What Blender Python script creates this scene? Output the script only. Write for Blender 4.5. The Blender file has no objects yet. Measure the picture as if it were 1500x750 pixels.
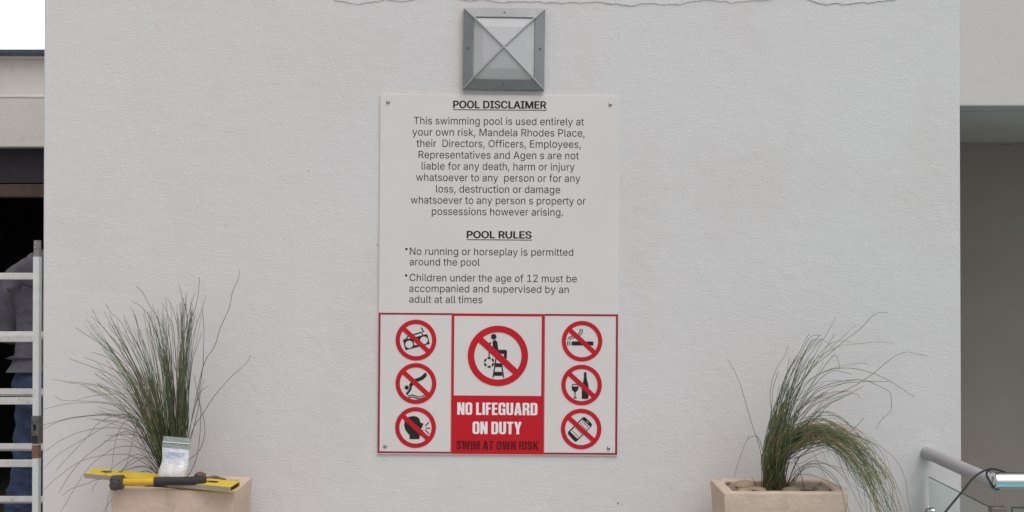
import bpy, bmesh, math, random, json
from mathutils import Vector, Matrix, noise, geometry
R = math.radians
C = bpy.context.scene.collection
SC = bpy.context.scene

# ------------------------------------------------------------------ camera, light, exposure
D, F, CZ = 4.35, 1900.0, 1.45            # distance to the wall (wall front is y = 0), focal length in photo pixels, eye height
PITCH = math.atan(20.0 / F)
cam_data = bpy.data.cameras.new('camera')
cam = bpy.data.objects.new('camera', cam_data)
C.objects.link(cam)
cam_data.sensor_width = 36.0
cam_data.lens = 36.0 * F / 1500.0
cam_data.clip_start, cam_data.clip_end = 0.05, 500
cam.location = (0, -D, CZ)
cam.rotation_euler = (R(90) + PITCH, 0, 0)
SC.camera = cam

SUN_EL, SUN_AZ = R(58), R(28)            # high soft sun, a little from the right, behind thin cloud
w = bpy.data.worlds.new('World')
SC.world = w
w.use_nodes = True
nt = w.node_tree
bg = nt.nodes['Background']
sky = nt.nodes.new('ShaderNodeTexSky')
sky.sky_type = 'NISHITA'
sky.sun_disc = False
sky.sun_elevation = SUN_EL
sky.sun_rotation = R(180) - SUN_AZ
sky.dust_density = 4.0
hs = nt.nodes.new('ShaderNodeHueSaturation')
hs.inputs['Saturation'].default_value = 0.13
nt.links.new(sky.outputs[0], hs.inputs['Color'])
# thin cloud cover: brighter and whiter over the far side, broken a little by noise
tc = nt.nodes.new('ShaderNodeTexCoord')
sp = nt.nodes.new('ShaderNodeSeparateXYZ')
nt.links.new(tc.outputs['Generated'], sp.inputs[0])
cn = nt.nodes.new('ShaderNodeTexNoise'); cn.inputs['Scale'].default_value = 2.2; cn.inputs['Detail'].default_value = 6
nt.links.new(tc.outputs['Generated'], cn.inputs['Vector'])
fr = nt.nodes.new('ShaderNodeMapRange'); fr.interpolation_type = 'SMOOTHSTEP'
fr.inputs['From Min'].default_value = 0.1; fr.inputs['From Max'].default_value = 0.85
fr.inputs['To Min'].default_value = 1.0; fr.inputs['To Max'].default_value = 3.0
nt.links.new(sp.outputs['Y'], fr.inputs['Value'])
cr = nt.nodes.new('ShaderNodeMapRange')
cr.inputs['From Min'].default_value = 0.3; cr.inputs['From Max'].default_value = 0.7
cr.inputs['To Min'].default_value = 0.88; cr.inputs['To Max'].default_value = 1.12
nt.links.new(cn.outputs['Fac'], cr.inputs['Value'])
mu = nt.nodes.new('ShaderNodeMath'); mu.operation = 'MULTIPLY'
nt.links.new(fr.outputs[0], mu.inputs[0]); nt.links.new(cr.outputs[0], mu.inputs[1])
vm = nt.nodes.new('ShaderNodeVectorMath'); vm.operation = 'SCALE'
nt.links.new(hs.outputs[0], vm.inputs[0]); nt.links.new(mu.outputs[0], vm.inputs['Scale'])
nt.links.new(vm.outputs[0], bg.inputs['Color'])
bg.inputs['Strength'].default_value = 0.132
sl = bpy.data.lights.new('sun', 'SUN')
sl.energy = 0.55
sl.angle = R(40)
sl.color = (1.0, 0.97, 0.92)
sun = bpy.data.objects.new('sun', sl)
C.objects.link(sun)
sdir = Vector((math.sin(SUN_AZ) * math.cos(SUN_EL), -math.cos(SUN_AZ) * math.cos(SUN_EL), math.sin(SUN_EL)))
sun.rotation_euler = sdir.to_track_quat('Z', 'Y').to_euler()
SC.view_settings.view_transform = 'Standard'
SC.view_settings.look = 'None'
SC.view_settings.gamma = 1.0
SC.view_settings.use_curve_mapping = False
SC.view_settings.exposure = 0.0

def P(px, py, d):
    """photo pixel -> world point at distance d (metres, along y) from the camera"""
    u, v = (px - 750.0) / F, (375.0 - py) / F
    dy = math.cos(PITCH) - v * math.sin(PITCH)
    dz = math.sin(PITCH) + v * math.cos(PITCH)
    t = d / dy
    return Vector((u * t, d - D, CZ + dz * t))

# ------------------------------------------------------------------ materials
def mat(name, col, rough=0.6, metal=0.0, bumps=(), var=None, trans=0.0, ior=1.45, coat=0.0, stain=None, alpha=1.0, spec=0.5):
    """bumps: (scale, distance, stretch xyz, detail); var: (scale, amount); stain: (scale, colour, threshold, amount)"""
    m = bpy.data.materials.new(name)
    m.use_nodes = True
    t = m.node_tree
    b = t.nodes['Principled BSDF']
    b.inputs['Roughness'].default_value = rough
    b.inputs['Metallic'].default_value = metal
    b.inputs['Specular IOR Level'].default_value = spec
    if trans: b.inputs['Transmission Weight'].default_value = trans
    b.inputs['IOR'].default_value = ior
    if coat: b.inputs['Coat Weight'].default_value = coat
    if alpha < 1: b.inputs['Alpha'].default_value = alpha
    tc = t.nodes.new('ShaderNodeTexCoord')
    def nz(scale, detail=4.0, stretch=(1, 1, 1), rough=0.55):
        mp = t.nodes.new('ShaderNodeMapping')
        mp.inputs['Scale'].default_value = stretch
        t.links.new(tc.outputs['Object'], mp.inputs['Vector'])
        n = t.nodes.new('ShaderNodeTexNoise')
        n.inputs['Scale'].default_value = scale
        n.inputs['Detail'].default_value = detail
        n.inputs['Roughness'].default_value = rough
        t.links.new(mp.outputs[0], n.inputs['Vector'])
        return n
    def rgb(c): return (c[0], c[1], c[2], 1.0)
    last = None
    if var:
        n = nz(var[0], 5.0)
        mr = t.nodes.new('ShaderNodeMapRange')
        mr.inputs['From Min'].default_value = 0.3; mr.inputs['From Max'].default_value = 0.7
        t.links.new(n.outputs['Fac'], mr.inputs['Value'])
        mx = t.nodes.new('ShaderNodeMix'); mx.data_type = 'RGBA'
        c2 = var[2] if len(var) > 2 else tuple(max(0, x * (1 + var[1])) for x in col)
        mx.inputs['A'].default_value = rgb(tuple(x * (1 - var[1]) for x in col) if len(var) < 3 else col)
        mx.inputs['B'].default_value = rgb(c2)
        t.links.new(mr.outputs[0], mx.inputs['Factor'])
        last = mx.outputs['Result']
    if stain:
        n = nz(stain[0], 6.0, stain[4] if len(stain) > 4 else (1, 1, 1), 0.65)
        mr = t.nodes.new('ShaderNodeMapRange')
        mr.inputs['From Min'].default_value = stain[2]; mr.inputs['From Max'].default_value = stain[2] + 0.12
        mr.inputs['To Max'].default_value = stain[3]
        t.links.new(n.outputs['Fac'], mr.inputs['Value'])
        mx = t.nodes.new('ShaderNodeMix'); mx.data_type = 'RGBA'
        if last: t.links.new(last, mx.inputs['A'])
        else: mx.inputs['A'].default_value = rgb(col)
        mx.inputs['B'].default_value = rgb(stain[1])
        t.links.new(mr.outputs[0], mx.inputs['Factor'])
        last = mx.outputs['Result']
    if last: t.links.new(last, b.inputs['Base Color'])
    else: b.inputs['Base Color'].default_value = rgb(col)
    prev = None
    for bp in bumps:
        n = nz(bp[0], bp[3] if len(bp) > 3 else 3.0, bp[2] if len(bp) > 2 else (1, 1, 1))
        bn = t.nodes.new('ShaderNodeBump')
        bn.inputs['Distance'].default_value = bp[1]
        bn.inputs['Strength'].default_value = 1.0
        t.links.new(n.outputs['Fac'], bn.inputs['Height'])
        if prev: t.links.new(prev, bn.inputs['Normal'])
        prev = bn.outputs['Normal']
    if prev: t.links.new(prev, b.inputs['Normal'])
    return m

M = {}
M['plaster'] = mat('plaster', (0.678, 0.660, 0.668), 0.85, bumps=((150, 0.0014, (0.65, 1, 1.2), 3), (20, 0.0022, (1, 1, 1), 3)), var=(1.3, 0.025), stain=(1.5, (0.655, 0.622, 0.620), 0.50, 0.7))
M['plaster_patch'] = mat('plaster_patch', (0.69, 0.675, 0.675), 0.9, bumps=((110, 0.002, (0.8, 1, 1), 4), (14, 0.004)), var=(14, 0.03), stain=(30, (0.56, 0.54, 0.52), 0.66, 0.5))
M['crack'] = mat('crack', (0.30, 0.285, 0.275), 0.95)
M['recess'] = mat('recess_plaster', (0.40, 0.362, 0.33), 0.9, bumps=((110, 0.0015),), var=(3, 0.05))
M['lintel'] = mat('lintel_plaster', (0.62, 0.588, 0.585), 0.88, bumps=((150, 0.001, (0.65, 1, 1.2), 3),), var=(2.0, 0.03))
M['soffit'] = mat('soffit_plaster', (0.66, 0.63, 0.61), 0.9, bumps=((110, 0.0015),), var=(3, 0.04))
M['neigh'] = mat('weathered_render', (0.58, 0.545, 0.52), 0.9, bumps=((80, 0.002),), var=(5, 0.06), stain=(7, (0.47, 0.41, 0.385), 0.57, 0.7))
M['neigh_edge'] = mat('ledge_render', (0.66, 0.63, 0.60), 0.85, bumps=((80, 0.002),), stain=(20, (0.40, 0.36, 0.33), 0.62, 0.7))
M['coping'] = mat('coping_metal', (0.055, 0.075, 0.11), 0.5, 0.3, var=(12, 0.25))
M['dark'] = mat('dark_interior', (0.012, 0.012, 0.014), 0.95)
M['fascia'] = mat('dark_fascia', (0.022, 0.019, 0.026), 0.7, var=(14, 0.2))
M['timber'] = mat('brown_timber', (0.06, 0.036, 0.027), 0.6, var=(20, 0.25))
M['deck'] = mat('deck_tiles', (0.36, 0.335, 0.31), 0.75, bumps=((30, 0.003),), var=(2, 0.12))
M['water'] = mat('pool_water', (0.03, 0.36, 0.40), 0.08, bumps=((3, 0.02),))
M['sign'] = mat('sign_white', (0.715, 0.683, 0.678), 0.42, bumps=((220, 0.0006),), var=(4, 0.02))
M['sign_edge'] = mat('sign_edge', (0.62, 0.61, 0.60), 0.5)
M['black_print'] = mat('black_print', (0.024, 0.02, 0.022), 0.5, spec=.25)
M['grey_print'] = mat('grey_print', (0.036, 0.031, 0.031), 0.5, spec=.25)
M['red'] = mat('red_print', (0.56, 0.014, 0.026), 0.5, spec=.2, var=(8, 0.06))
M['red_line'] = mat('red_border', (0.36, 0.028, 0.042), 0.5, spec=.2)
M['faded'] = mat('faded_dark_red', (0.125, 0.010, 0.014), 0.5, spec=.2, var=(90, 0.3))
M['white_print'] = mat('white_print', (0.86, 0.84, 0.86), 0.45)
M['lamp_grey'] = mat('lamp_grey_metal', (0.27, 0.275, 0.285), 0.42, 0.35, bumps=((300, 0.0008),), var=(9, 0.10))
M['lamp_bar'] = mat('lamp_bar_metal', (0.46, 0.465, 0.47), 0.35, 0.4)
M['lens'] = mat('frosted_lens', (0.50, 0.50, 0.52), 0.6, coat=0.15, var=(6, 0.03))
M['lens_side'] = mat('lens_side', (0.50, 0.495, 0.50), 0.5, coat=0.15, var=(14, 0.05))
M['steel'] = mat('screw_steel', (0.42, 0.42, 0.42), 0.22, 1.0)
M['dark_steel'] = mat('dark_screw', (0.12, 0.12, 0.12), 0.4, 0.8)
M['pot'] = mat('pot_concrete', (0.62, 0.475, 0.385), 0.9, bumps=((60, 0.0035, (1, 1, 1), 4), (12, 0.006)), var=(9, 0.06), stain=(13, (0.43, 0.315, 0.24), 0.56, 0.55, (1, 1, 0.45)))
M['soil'] = mat('soil', (0.075, 0.05, 0.034), 0.95, bumps=((60, 0.02),), var=(40, 0.35))
M['bark'] = mat('bark_mulch', (0.20, 0.115, 0.06), 0.95, bumps=((70, 0.015),), var=(45, 0.4))
M['stone_tan'] = mat('tan_pebble', (0.40, 0.295, 0.205), 0.8, bumps=((40, 0.004),), var=(14, 0.15))
M['stone_grey'] = mat('grey_pebble', (0.27, 0.225, 0.17), 0.8, bumps=((40, 0.004),), var=(14, 0.15))
M['g_green'] = mat('blade_green', (0.15, 0.215, 0.085), 0.6, var=(25, 0.35))
M['g_dark'] = mat('blade_dark', (0.066, 0.108, 0.056), 0.6, var=(25, 0.35))
M['g_dry'] = mat('blade_dry', (0.36, 0.255, 0.145), 0.7, var=(25, 0.3))
M['g_stalk'] = mat('stalk_brown', (0.15, 0.112, 0.088), 0.65, var=(25, 0.3))
M['yellow'] = mat('yellow_paint', (0.72, 0.50, 0.02), 0.4, bumps=((150, 0.0008),), var=(18, 0.07), stain=(40, (0.35, 0.27, 0.08), 0.66, 0.5))
M['yellow2'] = mat('yellow_handle', (0.66, 0.38, 0.02), 0.45, var=(18, 0.1))
M['level_side'] = mat('level_grey_side', (0.42, 0.405, 0.415), 0.5, 0.2, var=(25, 0.1))
M['rubber'] = mat('black_rubber', (0.035, 0.03, 0.034), 0.65, bumps=((160, 0.002),))
M['iron'] = mat('hammer_iron', (0.10, 0.093, 0.092), 0.5, 0.6, var=(40, 0.3))
M['iron_pale'] = mat('worn_iron', (0.38, 0.37, 0.37), 0.4, 0.7, var=(40, 0.15))
M['vial'] = mat('vial_hole', (0.06, 0.055, 0.03), 0.5)
M['bag_clear'] = mat('bag_clear', (0.24, 0.275, 0.26), 0.25, coat=0.5, bumps=((60, 0.004),), var=(30, 0.15))
M['bag_white'] = mat('bag_white', (0.60, 0.62, 0.66), 0.35, coat=0.4, bumps=((38, 0.008),), var=(30, 0.05))
M['bag_powder'] = mat('bag_powder', (0.69, 0.665, 0.675), 0.35, coat=0.4, bumps=((45, 0.005),), var=(40, 0.06))
M['zip'] = mat('bag_zip', (0.78, 0.80, 0.80), 0.3)
M['blue_print'] = mat('blue_print', (0.30, 0.36, 0.60), 0.5)
M['pale_blue_print'] = mat('pale_blue_print', (0.48, 0.52, 0.62), 0.5)
M['alu'] = mat('ladder_aluminium', (0.84, 0.88, 0.87), 0.5, 0.0, var=(20, 0.06), stain=(70, (0.28, 0.26, 0.25), 0.66, 0.8))
M['alu_rung'] = mat('ladder_rung', (0.72, 0.69, 0.68), 0.55, 0.0, var=(20, 0.08), stain=(55, (0.26, 0.22, 0.20), 0.60, 0.8))
M['bracket'] = mat('bracket_grey', (0.16, 0.155, 0.15), 0.6, 0.3, var=(60, 0.3))
M['tag_brown'] = mat('brown_sticker', (0.25, 0.13, 0.085), 0.7, var=(60, 0.3))
M['ribbed'] = mat('ribbed_cap', (0.36, 0.36, 0.33), 0.7, bumps=((120, 0.01),), var=(150, 0.5))
M['hoodie'] = mat('grey_fleece', (0.105, 0.098, 0.124), 0.95, bumps=((260, 0.002), (14, 0.02)), var=(10, 0.08))
M['jeans'] = mat('blue_denim', (0.036, 0.056, 0.112), 0.9, bumps=((300, 0.002), (16, 0.03)), var=(10, 0.35))
M['belt'] = mat('black_belt', (0.02, 0.02, 0.022), 0.5)
M['under'] = mat('blue_shirt_hem', (0.03, 0.04, 0.22), 0.8)
M['skin'] = mat('skin', (0.42, 0.25, 0.17), 0.55)
M['hair'] = mat('dark_hair', (0.025, 0.018, 0.014), 0.7)
M['shoe'] = mat('shoe', (0.05, 0.045, 0.04), 0.6)
M['rail_grey'] = mat('grey_rail_paint', (0.42, 0.41, 0.42), 0.6, bumps=((180, 0.0015),), var=(10, 0.05))
M['chrome'] = mat('polished_steel', (0.86, 0.86, 0.87), 0.09, 1.0)
M['glass'] = mat('glass', (0.86, 0.95, 0.92), 0.02, trans=1.0, ior=1.45)
M['clamp'] = mat('brushed_clamp', (0.25, 0.21, 0.195), 0.4, 0.7)
M['glass_edge'] = mat('glass_edge', (0.05, 0.07, 0.065), 0.3)
M['cable'] = mat('black_cable', (0.022, 0.02, 0.022), 0.5)

# ------------------------------------------------------------------ mesh builder
class MB:
    def __init__(s): s.v = []; s.f = []; s.mi = []; s.cur = 0
    def add(s, vs, fs):
        o = len(s.v)
        s.v += [tuple(v) for v in vs]
        s.f += [tuple(i + o for i in f) for f in fs]
        s.mi += [s.cur] * len(fs)
        return s
    def box(s, x0, x1, y0, y1, z0, z1, T=None):
        vs = [Vector((x, y, z)) for x in (x0, x1) for y in (y0, y1) for z in (z0, z1)]
        if T: vs = [T @ v for v in vs]
        return s.add(vs, [(0, 1, 3, 2), (4, 6, 7, 5), (0, 4, 5, 1), (2, 3, 7, 6), (0, 2, 6, 4), (1, 5, 7, 3)])
    def tube(s, pts, r, n=8, caps=True):
        pts = [Vector(p) for p in pts]
        m = len(pts)
        rs = r if isinstance(r, (list, tuple)) else [r] * m
        up = None
        vs = []
        for i, p in enumerate(pts):
            t = (pts[min(i + 1, m - 1)] - pts[max(i - 1, 0)])
            if t.length < 1e-9: t = Vector((0, 0, 1))
            t.normalize()
            if up is None:
                up = t.orthogonal().normalized()
            else:
                up = (up - t * up.dot(t))
                up = up.normalized() if up.length > 1e-6 else t.orthogonal().normalized()
            b = t.cross(up)
            for k in range(n):
                a = 2 * math.pi * k / n
                vs.append(p + (up * math.cos(a) + b * math.sin(a)) * rs[i])
        fs = []
        for i in range(m - 1):
            for k in range(n):
                a, b2 = i * n + k, i * n + (k + 1) % n
                fs.append((a, b2, b2 + n, a + n))
        if caps:
            fs.append(tuple(reversed(range(n))))
            fs.append(tuple(range((m - 1) * n, m * n)))
        return s.add(vs, fs)
    def lathe(s, prof, n=24, T=None):
        """prof: (r, h) turned about local z, closed at both ends"""
        vs = []
        for r, h in prof:
            for k in range(n):
                a = 2 * math.pi * k / n
                vs.append(Vector((r * math.cos(a), r * math.sin(a), h)))
        if T: vs = [T @ v for v in vs]
        fs = []
        for i in range(len(prof) - 1):
            for k in range(n):
                a, b = i * n + k, i * n + (k + 1) % n
                fs.append((a, b, b + n, a + n))
        fs.append(tuple(reversed(range(n))))
        fs.append(tuple(range((len(prof) - 1) * n, len(prof) * n)))
        return s.add(vs, fs)
    def build(s, name, m, parent=None, bevel=0.0, smooth=False, seg=2):
        me = bpy.data.meshes.new(name)
        me.from_pydata(s.v, [], s.f)
        ms = m if isinstance(m, (list, tuple)) else [m]
        for q in ms: me.materials.append(q)
        if len(ms) > 1:
            me.polygons.foreach_set('material_index', s.mi)
        bm = bmesh.new(); bm.from_mesh(me)
        bmesh.ops.recalc_face_normals(bm, faces=bm.faces)
        if bevel:
            es = [e for e in bm.edges if len(e.link_faces) == 2 and e.calc_face_angle(0) > R(25)]
            bmesh.ops.bevel(bm, geom=es, offset=bevel, segments=seg, affect='EDGES', profile=0.6)
        bm.to_mesh(me); bm.free()
        if smooth:
            me.polygons.foreach_set('use_smooth', [True] * len(me.polygons))
            if hasattr(me, 'set_sharp_from_angle'): me.set_sharp_from_angle(angle=R(40))
        me.update()
        o = bpy.data.objects.new(name, me)
        C.objects.link(o)
        if parent: o.parent = parent
        return o

def tag(o, label, cat, group=None):
    o['label'] = label; o['category'] = cat
    if group: o['group'] = group
    return o
def structure(o):
    o['kind'] = 'structure'; return o
def thing(name, label, cat, loc=(0, 0, 0), group=None):
    o = bpy.data.objects.new(name, None)
    o.empty_display_size = 0.05
    C.objects.link(o); o.location = loc
    return tag(o, label, cat, group)
def rot_align(a, to): return Vector(a).rotation_difference(Vector(to)).to_matrix().to_4x4()

def spline(pts, n):
    """Catmull-Rom through pts, about n samples"""
    pts = [Vector(p) for p in pts]
    if len(pts) == 2: pts = [pts[0], (pts[0] + pts[1]) / 2, pts[1]]
    q = [pts[0] * 2 - pts[1]] + pts + [pts[-1] * 2 - pts[-2]]
    out = []
    seg = len(pts) - 1
    per = max(2, round(n / seg))
    for i in range(seg):
        p0, p1, p2, p3 = q[i:i + 4]
        for k in range(per):
            t = k / per
            out.append(0.5 * (2 * p1 + (p2 - p0) * t + (2 * p0 - 5 * p1 + 4 * p2 - p3) * t * t + (3 * p1 - p0 - 3 * p2 + p3) * t ** 3))
    out.append(pts[-1])
    return out

# flat filled outlines (print on signs): contours -> triangles
def _winding(x, y, contours):
    wn = 0; cross = 0
    for c in contours:
        x0, y0 = c[-1]
        for x1, y1 in c:
            if (y0 > y) != (y1 > y) and x < (x1 - x0) * (y - y0) / (y1 - y0) + x0:
                wn += 1 if y1 > y0 else -1; cross += 1
            x0, y0 = x1, y1
    return wn, cross
def fill(contours, nonzero=False):
    vs, es = [], []
    for c in contours:
        o = len(vs); n = len(c)
        vs += [Vector(p) for p in c]
        es += [(o + i, o + (i + 1) % n) for i in range(n)]
    out = geometry.delaunay_2d_cdt(vs, es, [], 0, 1e-6)
    fs = []
    for f in out[2]:
        cx = sum(out[0][k].x for k in f) / len(f); cy = sum(out[0][k].y for k in f) / len(f)
        wn, cr = _winding(cx, cy, contours)
        if (wn != 0) if nonzero else (cr % 2 == 1): fs.append(tuple(f))
    used = sorted({k for f in fs for k in f}); ix = {k: i for i, k in enumerate(used)}
    return [Vector((out[0][k].x, out[0][k].y, 0)) for k in used], [tuple(ix[k] for k in f) for f in fs]
def merge(parts):
    vs, fs = [], []
    for v, f in parts:
        o = len(vs); vs += v; fs += [tuple(k + o for k in q) for q in f]
    return vs, fs
def fill_union(contours):
    """contours lying wholly inside an earlier one are its holes, all others are united"""
    groups = []
    for c in contours:
        for g in groups:
            if all(_winding(x, y, [g[0]])[1] % 2 for x, y in c): g.append(c); break
        else: groups.append([c])
    def area(c): return sum(c[i - 1][0] * c[i][1] - c[i][0] * c[i - 1][1] for i in range(len(c)))
    flat = []
    for g in groups:
        for k, c in enumerate(g):
            flat.append(c if (area(c) > 0) == (k == 0) else c[::-1])
    return fill(flat, True)

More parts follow.
